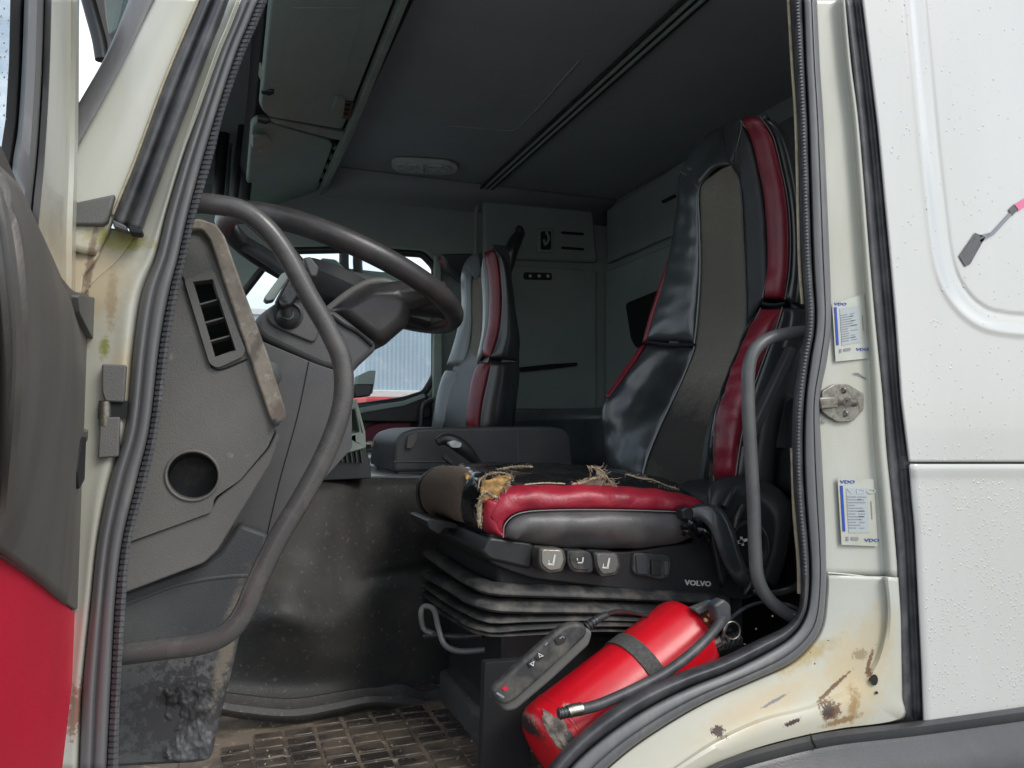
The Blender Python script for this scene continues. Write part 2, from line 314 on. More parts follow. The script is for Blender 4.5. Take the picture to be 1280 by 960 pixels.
def tubeVF(pts, r, n=12, closed=False, r2=None, up=None):
    p = np.array(pts, float); k = len(p)
    rr = np.full(k, r, float) if np.isscalar(r) else np.array(r, float)
    T = np.roll(p, -1, 0)-np.roll(p, 1, 0) if closed else np.gradient(p, axis=0)
    T /= np.linalg.norm(T, axis=1, keepdims=True)+1e-12
    if up is None:
        up = np.array([0, 0, 1.0]) if abs(T[0][2]) < .9 else np.array([0, 1.0, 0])
    V = []; a = np.cross(T[0], up); a /= np.linalg.norm(a)
    for i in range(k):
        a = a-T[i]*np.dot(a, T[i]); a /= np.linalg.norm(a); b = np.cross(T[i], a)
        for j in range(n):
            th = 2*PI*j/n; V.append(p[i]+rr[i]*math.cos(th)*a+(rr[i] if r2 is None else r2)*math.sin(th)*b)
    F = gridF(k, n, cu=True, cv=closed)
    if not closed: F += [tuple(range(n))[::-1], tuple((k-1)*n+j for j in range(n))]
    return V, F
def tube(name, pts, r, m, parent=None, n=14, samples=None, closed=False, r2=None, up=None, **k):
    p = np.array(pts, float)
    if samples: p = crs(p, samples, closed) if closed else smooth_line(p, samples)
    V, F = tubeVF(p, r, n, closed, r2, up); return mesh(name, V, F, m, parent, **k)
def ptube(name, pts, r, m, parent=None, samples=40, **k):
    return tube(name, [P(*q) for q in pts], r, m, parent, samples=samples, **k)
def multi(name, parts, m, parent=None, **k):
    V = []; F = []
    for v, f in parts:
        s = len(V); V += list(v); F += [tuple(i+s for i in q) for q in f]
    return mesh(name, V, F, m, parent, **k)
def lathe(name, prof, p0, p1, m, parent=None, n=40, **k):
    """prof: (t along p0->p1 in metres, radius)"""
    p0 = np.array(p0, float); p1 = np.array(p1, float); d = (p1-p0)/np.linalg.norm(p1-p0)
    a = np.cross(d, [0, 0, 1.0]) if abs(d[2]) < .95 else np.cross(d, [0, 1.0, 0]); a /= np.linalg.norm(a); b = np.cross(d, a)
    V = [p0+d*t+r*(math.cos(2*PI*j/n)*a+math.sin(2*PI*j/n)*b) for t, r in prof for j in range(n)]
    F = gridF(len(prof), n, cu=True)+[tuple(range(n))[::-1], tuple((len(prof)-1)*n+j for j in range(n))]
    o = mesh(name, V, F, m, parent, **k)
    bm = bmesh.new(); bm.from_mesh(o.data); bmesh.ops.recalc_face_normals(bm, faces=bm.faces); bm.to_mesh(o.data); bm.free(); return o
def text(name, s, px, py, Y, size_px, m, parent=None, bold=0, stretch=1, ang=0, depth=.0004):
    cu = bpy.data.curves.new(name, 'FONT'); cu.body = s; cu.extrude = depth; cu.offset = bold; cu.resolution_u = 2
    t = bpy.data.objects.new('tmp', cu); me = bpy.data.meshes.new_from_object(t); bpy.data.objects.remove(t)
    o0 = P(px, py, Y); ex = P(px+10*math.cos(ang), py+10*math.sin(ang), Y)-o0; ez = P(px+10*math.sin(ang), py-10*math.cos(ang), Y)-o0
    k = size_px/10/.70
    V = [o0+ex*v.co.x*k*stretch+ez*v.co.y*k+np.array([0, -1, 0])*v.co.z for v in me.vertices]
    F = [tuple(p.vertices) for p in me.polygons]; bpy.data.meshes.remove(me)
    return mesh(name, V, F, m, parent, smooth=False)
def quads(name, polys, Y, m, parent=None, th=.0006):
    V = []; F = []
    for pl in polys:
        s = len(V); k = len(pl); V += [P(a, b, Y) for a, b in pl]; V += [P(a, b, Y)+np.array([0, th, 0]) for a, b in pl]
        F.append(tuple(range(s, s+k))); F += [(s+i, s+(i+1) % k, s+k+(i+1) % k, s+k+i) for i in range(k)]
    return mesh(name, V, F, m, parent, smooth=False)
def blob(cx, cy, rx, ry, n=26, seed=0, j=.35, ang=0):
    r_ = random.Random(seed); o = []
    ph = [r_.uniform(0, 6.28) for _ in range(4)]
    for i in range(n):
        a = 2*PI*i/n; q = 1+j*(.45*math.sin(2*a+ph[0])+.35*math.sin(3*a+ph[1])+.3*math.sin(5*a+ph[2])+.25*r_.uniform(-1, 1))
        x, y = rx*q*math.cos(a), ry*q*math.sin(a); o.append((cx+x*math.cos(ang)-y*math.sin(ang), cy+x*math.sin(ang)+y*math.cos(ang)))
    return o

# ================================================================== SETTING
g = mesh('ground', [(-800, -800, 0), (800, -800, 0), (800, 800, 0), (-800, 800, 0)], [(0, 1, 2, 3)], 'gravel', smooth=False); struct(g)

# ================================================================== TRUCK CAB (outer metal)
cab = thing('truck_cab', 'white truck cab body around the open driver doorway, with grey rubber seals', 'truck', (0, 0, 0.9))
NS = 90
def line3(pl, Y): return smooth_line([P(a, b, Y) for a, b in pl], NS)
# --- left run of the doorway
R0 = [(336,-5),(320,33),(305,67),(282,133),(265,200),(245,267),(233,320),(222,367),(211,433),(198,533),(184,600),(164,675),(157,750),(150,862),(147,965)]
R1 = [(326,-5),(310,33),(296,67),(274,133),(254,200),(236,267),(224,320),(212,367),(200,433),(188,533),(172,600),(154,675),(145,750),(139,862),(134,965)]
R2 = [(303,-5),(288,33),(274,67),(251,133),(228,200),(208,267),(195,320),(177,367),(167,433),(157,533),(137,600),(122,675),(114,750),(103,862),(99,965)]
surf('door_seal', prof(R2, R1, ((0, .012), (.03, .0), (.12, -.008), (.26, -.012), (.38, -.011), (.43, -.006), (.48, -.007), (.60, -.012), (.82, -.013), (.95, -.006), (1.0, .006)), line3), 'rubber', cab, solid=.004)
ribb = [line3(mixl(R1, R0, t), y) for t, y in ((0, .006), (.15, -.006), (.6, -.012), (.9, -.004), (1.0, .02), (1.02, .055))]
surf('ribbed_trim', np.array(ribb), 'rib', cab, solid=.003)
# ribs of the trim
a_, b_ = line3(R1, -.006), line3(R0, -.004); mid = line3(mixl(R1, R0, .55), -.0142)
parts = []
aa, bb, mm_ = arc_resample(a_, 150), arc_resample(b_, 150), arc_resample(mid, 150)
for i in range(0, 149):
    pa, pb, pm = aa[i], bb[i], mm_[i]; dn = (aa[i+1]-aa[i])*.66
    y1 = np.array([0, .006, 0]); q = [pa, pm, pb, pa+dn, pm+dn, pb+dn, pa+y1, pb+y1, pa+dn+y1, pb+dn+y1]
    parts.append((q, [(0, 1, 4, 3), (1, 2, 5, 4), (0, 6, 7, 2, 1), (3, 4, 5, 9, 8), (0, 3, 8, 6), (2, 7, 9, 5)]))
rb = multi('rib', parts, 'rib', cab, smooth=False); rb['kind'] = 'stuff'
# white strip between the two seals and the pillar below it
R3 = [(291,-5),(277,33),(262,67),(237,133),(210,200),(188,267),(160,320),(120,367),(112,433),(104,533),(90,600),(90,675),(84,750),(70,862),(60,965)]
surf('pillar_flange', prof(R3, R2, ((-.25, .016), (0, .012), (.5, .004), (.85, -.002), (1.04, .014)), line3, 20), 'frame', cab, solid=.004)
# black double seal, cut off at its lower end
K0 = [(252,-5),(207,100),(170,200),(139,278)]; K1 = [(288,-5),(248,100),(210,200),(177,291)]
kk = lambda l, Y: smooth_line([P(a, b, Y) for a, b in l], 40)
dbl = surf('outer_seal', prof(K0, K1, ((0, .010), (.04, -.004), (.2, -.012), (.38, -.010), (.44, -.003), (.50, -.008), (.62, -.017), (.85, -.017), (.97, -.006), (1, .008)), kk), 'rubberd', cab, solid=.004)
prism('seal_end', [(140,274),(158,282),(160,290),(142,284)], -.018, .0, 'rubberd', cab, .002)
prism('seal_end', [(160,281),(179,288),(177,293),(162,291)], -.022, .0, 'void', cab, .002)
# broad white A-pillar face, its grey windscreen strip
A0 = [(196,-5),(143,100),(98,182),(60,250),(40,300)]; A1 = [(253,-5),(208,100),(171,200),(140,278),(120,320)]
surf('windscreen_pillar', prof(A0, A1, ((-.05, .03), (0, .014), (.1, .004), (.5, -.004), (.9, .0), (1.02, .008)), kk), 'frame', cab, solid=.006)
G0_ = [(163,-5),(133,67),(96,133),(60,200)]; G1_ = [(197,-5),(165,67),(130,133),(90,200)]
surf('windscreen_strip', prof(G0_, G1_, ((0, .06), (.08, .03), (.5, .014), (.92, .014), (1, .03)), kk), 'rubber', cab, solid=.01)
prism('corner_trim', [(60,256),(97,252),(144,242),(134,276),(128,281),(60,281)], -.012, .02, 'dash', cab, .003)
# yellowed paint edge beside the black seal
tube('paint_edge', smooth_line([P(a, b, .0) for a, b in [(250,-5),(206,100),(169,200),(141,268)]], 30), .0016, 'cream', cab, n=6)
# hinge pillar below
HP = [(60,270),(125,281),(150,287),(184,291),(200,320),(179,367),(169,433),(160,533),(139,600),(125,675),(116,750),(105,862),(101,965),(40,965)]
prism('hinge_pillar', HP, .016, .05, 'hingep', cab, .003)
prism('hinge_plate', rrect([(84,290),(121,291),(124,318),(104,345),(101,372),(80,372)], 4), .006, .014, 'hingep', cab, .002)
lathe('hinge_bolt', [(0, .009), (.004, .012), (.006, .012), (.007, .006), (.004, .005)], P(106,306,.006), P(106,306,.0), 'hingep', cab, n=24)
lathe('hinge_bolt', [(0, .007), (.003, .0085), (.005, .0085), (.0055, .003), (.002, .0025)], P(136,390,.015), P(136,390,.005), 'steel', cab, n=24)
for pl in ([(127,455),(158,456),(155,503),(131,502),(127,490)], [(125,522),(150,521),(148,571),(122,573)]):
    prism('hinge_bracket', rrect(pl, 3), -.010, .012, 'dash', cab, .003)
prism('hinge_gap', [(123,501),(160,501),(157,524),(122,524)], -.004, .0, 'void', cab, .0)
lathe('hinge_pin', [(0, .007), (.03, .007)], P(131,502,-.004), P(131,522,-.004), 'steel', cab, n=16)

# --- right run
O_ = [(1021,-5),(1025,80),(1030,160),(1037,320),(1039,400),(1034,450),(1025,500),(1027,560),(1030,620),(1033,700),(1032,745),(1027,783),(1013,807),(987,830),(943,850),(893,872),(850,895),(800,927),(767,953),(740,978)]
M_ = [(1004,-5),(1007,80),(1011,160),(1016,320),(1020,400),(1013,450),(1007,500),(1005,560),(1007,620),(1013,700),(1012,745),(1006,772),(990,795),(960,815),(910,840),(860,860),(810,885),(760,918),(722,950),(698,978)]
I_ = [(989,-5),(994,80),(998,160),(1003,320),(1008,400),(1000,450),(993,500),(991,560),(993,620),(1000,700),(1001,745),(996,768),(980,785),(950,800),(905,822),(855,840),(805,862),(755,893),(712,930),(672,978)]
def lr(l, Y): return smooth_line([P(a, b, Y) for a, b in l], 130)
surf('door_seal', prof(M_, O_, ((-.02, .015), (.02, -.004), (.12, -.013), (.45, -.018), (.55, -.017), (.60, -.013), (.65, -.016), (.85, -.015), (.97, -.008), (1.0, .012)), lr), 'rubber', cab, solid=.004)
surf('inner_seal_bead', prof(I_, M_, ((-.1, .05), (0, .012), (.12, -.004), (.35, -.014), (.6, -.016), (.85, -.006), (1.0, .012)), lr), 'rubberd', cab, solid=.004)
bl = arc_resample(lr(mixl(I_, M_, .48), -.0165), 260); parts = []
for i in range(0, 165):
    parts.append(tubeVF([bl[i], bl[i]+(bl[i+1]-bl[i])*.5], .0034, 5))
o = multi('bead_rib', parts, 'rib', cab, smooth=False); o['kind'] = 'stuff'
ci = [(985,-5),(990,80),(995,160),(999,320),(1003,380)]
tube('cream_edge', smooth_line([P(a, b, .03) for a, b in ci], 30), .0028, 'cream', cab, n=8)
tube('cream_edge', smooth_line([P(a, b, .03) for a, b in [(990,560),(993,640),(998,700),(999,742)]], 20), .0035, 'cream', cab, n=8)
# B-pillar, fold and rust corner
Gp = [(1055,-5),(1063,80),(1073,160),(1086,320),(1093,400),(1098,450),(1103,500),(1107,560),(1113,620),(1120,700),(1122,745),(1124,783),(1125,807),(1126,830),(1127,850),(1127,872),(1128,890),(1128,898)]
O18 = O_[:12]+[(1013,807)]
bp_l = [(1021,-5),(1025,80),(1030,160),(1037,320),(1039,400),(1034,450),(1025,500),(1027,560),(1030,620),(1033,700),(1033,720)]
bp_r = [(1056,-5),(1064,80),(1074,160),(1087,320),(1094,400),(1099,450),(1104,500),(1108,560),(1114,620),(1121,700),(1122,722)]
def lb(l, Y, n=70): return smooth_line([P(a, b, Y) for a, b in l], n)
surf('door_pillar', prof(bp_l, bp_r, ((-.1, .012), (.0, .008), (.4, .006), (.76, .004), (.83, -.002), (.89, -.012), (.97, -.015), (1.0, -.006), (1.02, .02)), lb, 36), 'frame', cab, solid=.004)
# lower pillar and sill: lofted from the seal line down to the outer edge
s_in = [(1033,719),(1032,745),(1027,783),(1013,807),(987,830),(943,850),(893,872),(850,895),(800,927),(767,953),(740,978)]
s_mid = [(1104,721),(1108,760),(1104,795),(1090,830),(1062,858),(1010,882),(950,898),(893,925),(848,955),(812,980),(800,996)]
s_out = [(1123,722),(1126,770),(1127,820),(1128,870),(1127,900),(1052,912),(1000,922),(940,938),(880,962),(850,985),(830,1005)]
rows = []
for t, y in ((0, .010), (.05, .006), (.4, -.002), (.8, -.006), (1.0, -.010)): rows.append(lb(mixl(s_in, s_mid, t), y, 90))
for t, y in ((.12, -.020), (.3, -.024), (.6, -.024), (.95, -.022), (1.0, -.010)): rows.append(lb(mixl(s_mid, s_out, t), y, 90))
surf('door_sill', np.array(rows), 'sill', cab, solid=.004)
tube('crease', smooth_line([P(a, b, .006-.004*k) for k, (a, b) in enumerate([(1034,716),(1060,718),(1092,722),(1118,723)])], 20), .0016, 'frame', cab, n=6)
def onsill(pl, Y=-.0265): return [(a, b) for a, b in pl]
quads('drain_hole', [circle(1093, 850, 4.6, 7, 20)], -.0268, 'void', cab)
quads('drain_hole', [circle(1096, 866, 1.8, 2, 12)], -.0268, 'void', cab)
r9 = random.Random(9)
for bl_ in [blob(r9.uniform(930, 1080), r9.uniform(760, 850), r9.uniform(.5, 1.6), r9.uniform(.5, 1.3), 10, seed=i) for i in range(9)]+[blob(1087,388,1.2,2.2,10,seed=3)]: quads('paint_chip', [bl_], -.0085, 'rust', cab)
# dark rubber strip between pillar and side panel
G0 = [(1055,-5),(1073,160),(1086,320),(1093,400),(1103,500),(1107,560),(1113,620),(1118,660),(1122,740),(1125,840),(1127,898)]
G1 = [(1079,-5),(1099,160),(1114,320),(1121,400),(1128,500),(1138,580),(1141,620),(1145,660),(1149,740),(1154,840),(1156,902)]
surf('gap_seal', prof(G0, G1, ((-.02, .01), (.02, -.006), (.18, -.012), (.35, -.010), (.5, -.002), (.62, -.004), (.8, -.010), (.97, -.008), (1.0, .01)), lb, 36), 'rubberd', cab, solid=.004)
# outer side panels
def skinY(px): return -.022
up = [(1079,-30),(1099,160),(1114,320),(1121,400),(1128,500),(1138,576),(1330,573),(1330,-30)]
# upper panel with a pressed recess, as a height field
def panel(name, xs, ys, yfun, left):
    G = []
    for b in ys:
        x0 = np.interp(b, [p[1] for p in left], [p[0] for p in left]); row = []
        for t in xs: a = x0+(1330-x0)*t; row.append(P(a, b, yfun(a, b)))
        G.append(row)
    return surf(name, np.array(G), 'paint', cab, solid=.004, sharp=60)
rl = [(1150,-60),(1170,160),(1182,270),(1190,325),(1203,358),(1225,382),(1255,393),(1330,399)]
rlx = [p[0] for p in rl]; rly = [p[1] for p in rl]
rp = arc_resample(crs(rl, 200), 400)
def sdist(a, b):
    d = np.hypot(rp[:, 0]-a, rp[:, 1]-b); i = int(d.argmin()); t = rp[min(i+1, 399)]-rp[max(i-1, 0)]
    s = np.sign(t[0]*(b-rp[i, 1])-t[1]*(a-rp[i, 0])); return d[i]*s    # + = outside (left / below)
def yup(a, b):
    s = sdist(a, b); y = -.024
    y += .009*(1/(1+math.exp((s-15)/3.0)))            # step in at the outer ridge
    y -= .004*math.exp(-((s-20)/5)**2)                # raised lip that catches the light
    y += .003*math.exp(-(s/2.6)**2)                   # inner crease
    return y
xs = np.linspace(0, 1, 110); ys = np.linspace(-30, 577.2, 190)
panel('side_panel', xs, ys, yup, G1)
def ylo(a, b): return -.024-.004*math.exp(-((b-586)/7)**2)+(.008 if b < 579.9 else 0)
panel('lower_side_panel', np.linspace(0, 1, 20), np.r_[579.4, 580.2, 581, np.linspace(583, 940, 60)], ylo, G1)
prism('panel_gap', [(1130,570),(1330,567),(1330,586),(1130,586)], -.012, .0, 'rubber', cab, 0)
# water drops
parts = []
r5 = random.Random(5)
def drop(px, py, s, Y):
    c = P(px, py, Y); rr = s; n = 7; V = []; F = []
    for k, (h, q) in enumerate(((0, 1.0), (.32, .85), (.52, .5))):
        for j in range(n):
            a = 2*PI*j/n; V.append(c+np.array([rr*q*math.cos(a), -rr*h*.55, rr*q*math.sin(a)*1.2]))
    V.append(c+np.array([0, -rr*.33, 0])); F += gridF(3, n, cu=True)+[(2*n+j, 2*n+(j+1) % n, 3*n) for j in range(n)]
    return V, F
for i in range(4200):
    px = r5.uniform(1100, 1290); py = 575-(575+10)*r5.random()**1.6 if i < 1000 else r5.uniform(590, 890)
    if px < np.interp(py, [p[1] for p in G1], [p[0] for p in G1])+6: continue
    if r5.random() > .25+1.6*max(0, noise.noise(Vector((px*.02, py*.02, 3)))+.25): continue
    yy = yup(px, py) if py < 576 else -.024
    parts.append(drop(px, py, r5.choice((.0006, .0008, .0010, .0014, .0021)), yy))
dr = multi('water_drops', parts, 'drop', cab, smooth=True); dr['kind'] = 'stuff'
# cab bodywork beyond the picture: roof, header over the door, nose
box('roof_header', -.3, 1.9, .0, .06, 2.66, 2.86, 'paint', cab, .01)
box('roof_skin', -.35, 1.9, .0, 2.2, 2.86, 2.89, 'paint', cab, .01)
box('rear_skin', 1.86, 1.90, .0, 2.2, .9, 2.86, 'paint', cab, .01)

# step / wing plastic below the sill
st = thing('wing_step', 'dark grey plastic step and wing edge below the rusty door sill', 'step', P(1100, 940, -.08))
T0 = [(850,975),(900,949),(960,930),(1040,912),(1150,899),(1300,878)]
prof = [(0, -.006), (3, -.030), (9, -.040), (16, -.040), (20, -.036), (26, -.040), (46, -.062), (80, -.080), (130, -.085)]
surf('step_moulding', np.array([lb([(a+d*.18, b+d) for a, b in T0], y, 60) for d, y in prof]), 'fender', st, solid=.006)
tube('step_crack', [P(1013,917,-.036), P(1015,925,-.0405), P(1018,930,-.041), P(1021,935,-.041)], .0018, 'void', st, n=6)

# stickers
def sticker(x0, y0, x1, y1, lean, Y, label, first):
    s = thing('sticker', label, 'sticker', P((x0+x1)/2, (y0+y1)/2, Y)); sh = lambda a, b: (a+lean*(b-y0), b)
    W_, H_ = x1-x0, y1-y0
    if first: pl = [sh(x0, y0+4), sh(x1, y0-9), sh(x1, y1+2), sh(x0, y1+6)]
    else: pl = [sh(x0, y0), sh(x1, y0+2), sh(x1, y1+2), sh(x0, y1)]
    quads('film', [pl], Y, 'paper', s, .0005)
    sk = (-9-4)/W_ if first else 0
    q = lambda a, b: (sh(x0+a*W_, y0+b*H_)[0], sh(x0+a*W_, y0+b*H_)[1]+sk*a*W_*(.55 if first else 0))
    rect = lambda a, b, c, d: [q(a, b), q(c, b), q(c, d), q(a, d)]
    quads('printed_field', [rect(.22, .16, .80, .82)], Y-.0008, 'paperg', s, .0004)
    quads('blue_bar', [rect(.06, .12, .13, .80)], Y-.0012, 'blue', s, .0004)
    L_ = []; rr = random.Random(int(y0)); b = .28
    while b < .78:
        a = .24; e = rr.uniform(.45, .76); L_.append(rect(a, b, e if rr.random() < .5 else .44, b+.012))
        if rr.random() < .6: L_.append(rect(.52, b+.003, rr.uniform(.62, .78), b+.014))
        b += .042
    quads('print', L_, Y-.0014, 'ink', s, .0004)
    quads('print', [rect(.28, .885, .48, .93), rect(.14, .88, .21, .90), rect(.14, .91, .21, .94), rect(.89, .35, .905, .62)], Y-.0014, 'ink', s, .0004)
    c = q(.06, .085); text('lettering', 'VDO', c[0], c[1], Y-.0010, H_*.048, 'blue', s, bold=0, stretch=1.5)
    c = q(.64, .955); text('lettering', 'VDO', c[0], c[1], Y-.0010, H_*.048, 'blue', s, bold=0, stretch=1.5)
    if not first:
        c = q(.24, .24); text('lettering', 'VDO', c[0], c[1], Y-.0012, H_*.075, 'inkl', s, stretch=1.9)
    return s
sticker(1040, 376, 1081, 446, .06, .0015, 'rectangular service sticker with a blue bar on the white pillar above the striker', True)
sticker(1047, 597, 1092, 681, .06, .0, 'rectangular service sticker with a blue bar on the white pillar below the striker', False)

# door striker
sk = thing('door_striker', 'dirty steel door striker plate bolted to the white pillar', 'striker', P(1052, 505, 0))
prism('plate', rrect([(1028,489),(1043,480),(1060,480),(1080,492),(1080,512),(1066,527),(1048,528),(1034,520),(1027,514)], 3), -.001, .006, 'steel', sk, .0015)
prism('latch_bar', [(1025,497),(1048,496),(1048,510),(1027,511)], -.012, -.002, 'steel', sk, .002)
for cx, cy in ((1054, 488), (1056, 517)):
    lathe('screw', [(0, .0062), (.002, .0055), (.003, .004), (.001, .003)], P(cx, cy, -.001), P(cx, cy, -.01), 'steel', sk, n=20)
lathe('striker_pin', [(0, .008), (.004, .008), (.004, .0055), (.03, .0055), (.03, .008), (.034, .008), (.034, .003), (.03, .003)], P(1068, 503, -.001), P(1048, 501, -.032), 'chrome', sk, n=24)
for q_ in (blob(1078,470,6,1.0,seed=1,ang=.5), blob(1071,467,4,.8,seed=6,ang=.2), blob(1031,526,3,2,seed=7)): quads('grease_mark', [q_], .0025, 'ink', sk)

# decal on the side panel (brush-and-handle motif)
dc = thing('decal', 'grey and pink squeegee shaped decal on the white side panel', 'decal', P(1240, 290, -.016))
Yd = -.0165
quads('brush_head', [[(1199,320),(1219,291),(1232,296),(1213,330),(1207,333)]], Yd-.001, 'decalg', dc, .0006)
quads('fork', [[(1224,294),(1240,290),(1262,266),(1265,269),(1243,293),(1226,303),(1225,300),(1239,292),(1226,296)]], Yd-.001, 'ink', dc, .0006)
quads('ferrule', [[(1261,262),(1268,255),(1273,262),(1265,270)]], Yd-.001, 'decalg', dc, .0006)
quads('handle', [[(1268,256),(1290,242),(1296,248),(1273,264)]], Yd-.001, 'pink', dc, .0006)

# ================================================================== CAB INTERIOR SHELL
ZC = 2.80
ce = box('ceiling', -.28, 1.80, .062, 2.12, ZC, ZC+.05, 'headl', None, .0); struct(ce)
rw = box('rear_wall', 1.70, 1.74, .062, 2.12, .95, ZC-.002, 'wallm', None, .0); struct(rw)
fl = box('floor', -.45, 1.74, .062, 2.12, 1.08, 1.138, 'floor', None, .0); struct(fl)
# far side wall with the passenger window opening
YF = 2.10
def wf(x, z): return (x, YF, z)
def wb(x, z): return (x, YF+.05, z)
def xz(px, py, Y=YF): p = P(px, py, Y); return (p[0], p[2])
win = [xz(345,314), xz(440,312), xz(528,318), xz(543,334), xz(543,470), xz(530,492), xz(505,500), xz(450,508), xz(300,520), xz(262,470), xz(300,372)]
win = rrect(win, .02, 4)
fw = plate('side_wall', [(-.45, .95), (1.76, .95), (1.76, ZC), (-.1, ZC), (-.2, 2.3), (-.45, 1.9)], [win[::-1]], 'wallm', None, wf, wb, 0, smooth=False); struct(fw)
# upper lining: recessed seams along far wall and rear wall
cv = thing('wall_cladding', 'grey green moulded cladding around the sleeping area on the far side', 'cladding', (1.4, 2.0, 1.5))
prism('upper_panel', [(604,250),(742,262),(748,328),(700,326),(604,322)], YF-.03, YF, 'wallm', cv, .02)
prism('lower_panel', [(640,331),(700,334),(746,338),(746,512),(640,512)], YF-.022, YF, 'wallm', cv, .008)
def RX(px, py): return PX(px, py, 1.70)
def prX(name, poly, X0, X1, m, parent, bevel=.004):
    d = X1-X0
    return plate(name, poly, (), m, parent, lambda a, b: PX(a, b, X0), lambda a, b: PX(a, b, X0)+np.array([d, 0, 0]), bevel)
prX('rear_upper_panel', [(758,262),(1010,100),(1010,222),(836,296),(758,330)], 1.68, 1.70, 'wallm', cv, .018)
prX('rear_lower_panel', [(756,339),(838,305),(1010,238),(1010,560),(756,520)], 1.685, 1.70, 'wallm', cv, .008)
# curved cove between far wall and ceiling
mesh('ceiling_cove', [(-.1, YF-.002, 2.70), (1.7, YF-.002, 2.70), (-.1, YF-.03, 2.76), (1.7, YF-.03, 2.76), (-.1, YF-.10, 2.795), (1.7, YF-.10, 2.795)], [(0, 1, 3, 2), (2, 3, 5, 4)], 'headl', cv, solid=.004, face=(0, -1, -1))
# two-groove curtain track on the ceiling
tr = thing('curtain_track', 'thin double curtain track running across the dark ceiling', 'track', (1.06, 1.2, ZC-.01))
a0, a1 = PZ(872, -4, ZC-.012), PZ(602, 240, ZC-.012)
n_ = np.array([a1[1]-a0[1], -(a1[0]-a0[0]), 0]); n_ /= np.linalg.norm(n_); n_ *= np.sign(n_[0])
for k, (d, r_, m_) in enumerate(((-.022, .006, 'black'), (-.007, .007, 'wallm'), (.006, .004, 'void'), (.018, .006, 'lid'), (.03, .005, 'black'))):
    tube('rail', [a0+n_*d, a1+n_*d], r_, m_, tr, n=8)
tube('rail_drop', smooth_line([a1+n_*-.02, P(597,252,YF-.012), P(595,270,YF-.006), P(595,325,YF-.006)], 20), .008, 'wallm', tr, n=8)
# shallow groove in the ceiling
tube('ceiling_groove', smooth_line([PZ(a, b, ZC-.001) for a, b in [(725,75),(700,103),(675,132),(655,152),(646,161),(636,163),(600,160),(560,157)]], 40), .0035, 'lidt', tr, n=8)
# ceiling lamp
cl = thing('ceiling_lamp', 'small oval interior lamp on the dark ceiling', 'lamp', PZ(530, 205, ZC))
lp = rrect([(489,198),(497,195),(560,199),(573,205),(571,212),(556,215),(500,212),(490,207)], 5)
plate('housing', lp, (), 'trailw', cl, lambda a, b: PZ(a, b, ZC-.002)+np.array([0, 0, -.014]), lambda a, b: PZ(a, b, ZC-.002)-np.array([0, 0, .0]), .004)
lq = rrect([(495,199),(530,200),(531,211),(500,209)], 3); lq2 = rrect([(534,200),(560,202),(566,207),(556,212),(535,211)], 3)
for q in (lq, lq2): plate('lens', q, (), 'lens', cl, lambda a, b: PZ(a, b, ZC-.002)+np.array([0, 0, -.022]), lambda a, b: PZ(a, b, ZC-.002)+np.array([0, 0, -.010]), .003)
# overhead lockers -- lids on a sloping plane
lk = thing('overhead_locker', 'overhead storage locker with two grey lids above the windscreen', 'locker', (.27, .9, 2.72))
e1 = PZ(515, 0, 2.74); e0 = PZ(395, 265, 2.74); zz = 2.60; f1_ = PZ(343, 0, zz); f0_ = PZ(308, 250, zz)
nL = np.cross(e1-e0, (f0_-e0)); nL /= np.linalg.norm(nL); nL *= -np.sign(nL[2])       # points down
def lidp(poly, lift, th, name, m, r=6, bev=.004):
    q = rrect(poly, r) if r else poly
    return plate(name, q, (), m, lk, lambda a, b: PL(a, b, e0+nL*lift, nL), lambda a, b: PL(a, b, e0+nL*lift, nL)-nL*th, bev)
lidp([(335,-30),(532,-30),(440,168),(388,270),(300,270),(318,140)], -.015, .05, 'locker_shell', 'void', 0)
l1 = lidp([(343,-30),(504,-30),(428,162),(336,146),(326,136)], .012, .018, 'lid', 'lid', 7)
l2 = lidp([(325,150),(412,176),(416,182),(384,268),(306,268),(316,156)], .004, .018, 'lid', 'lid', 7)
lidp([(365,10),(455,10),(418,140),(350,118)], .0135, .004, 'lid_field', 'lid', 2, .0015)
lidp([(515,-30),(524,-30),(441,170),(393,270),(388,269),(434,167)], .022, .02, 'locker_rail', 'lidt', 0, .002)
lidp([(336,148),(432,166),(441,170),(436,177),(416,174),(342,154)], .010, .02, 'locker_divider', 'lidt', 0, .002)
for poly in ([(421,124),(432,125),(429,146),(417,147),(414,142)], [(316,171),(337,174),(336,190),(326,192),(325,187),(316,186)]):
    lidp(poly, .024, .012, 'latch', 'lidt', 2, .002)
lidp([(430,126),(443,128),(436,150),(427,147)], .015, .004, 'latch_socket', 'black', 0, .001)
for i in range(3): lidp([(431+i*.2-i*1.2,130+i*5.5),(438-i*1.2,131+i*5.5),(437-i*1.2,133.5+i*5.5),(430-i*1.2,132.5+i*5.5)], .017, .003, 'socket_slot', 'void', 0, 0)
for i in range(7):   # webbing hooks along the open edge of the second lid
    t = i/7; a = 418-38*t; b = 182+82*t
    lidp([(a+2,b),(a+8,b+2),(a+5,b+8),(a-1,b+6)], -.002, .012, 'hinge_tab', 'lid', 0, .002)
lidp([(328,85),(336,86),(334,104),(326,103)], .0, .02, 'latch', 'lidt', 2, .002)
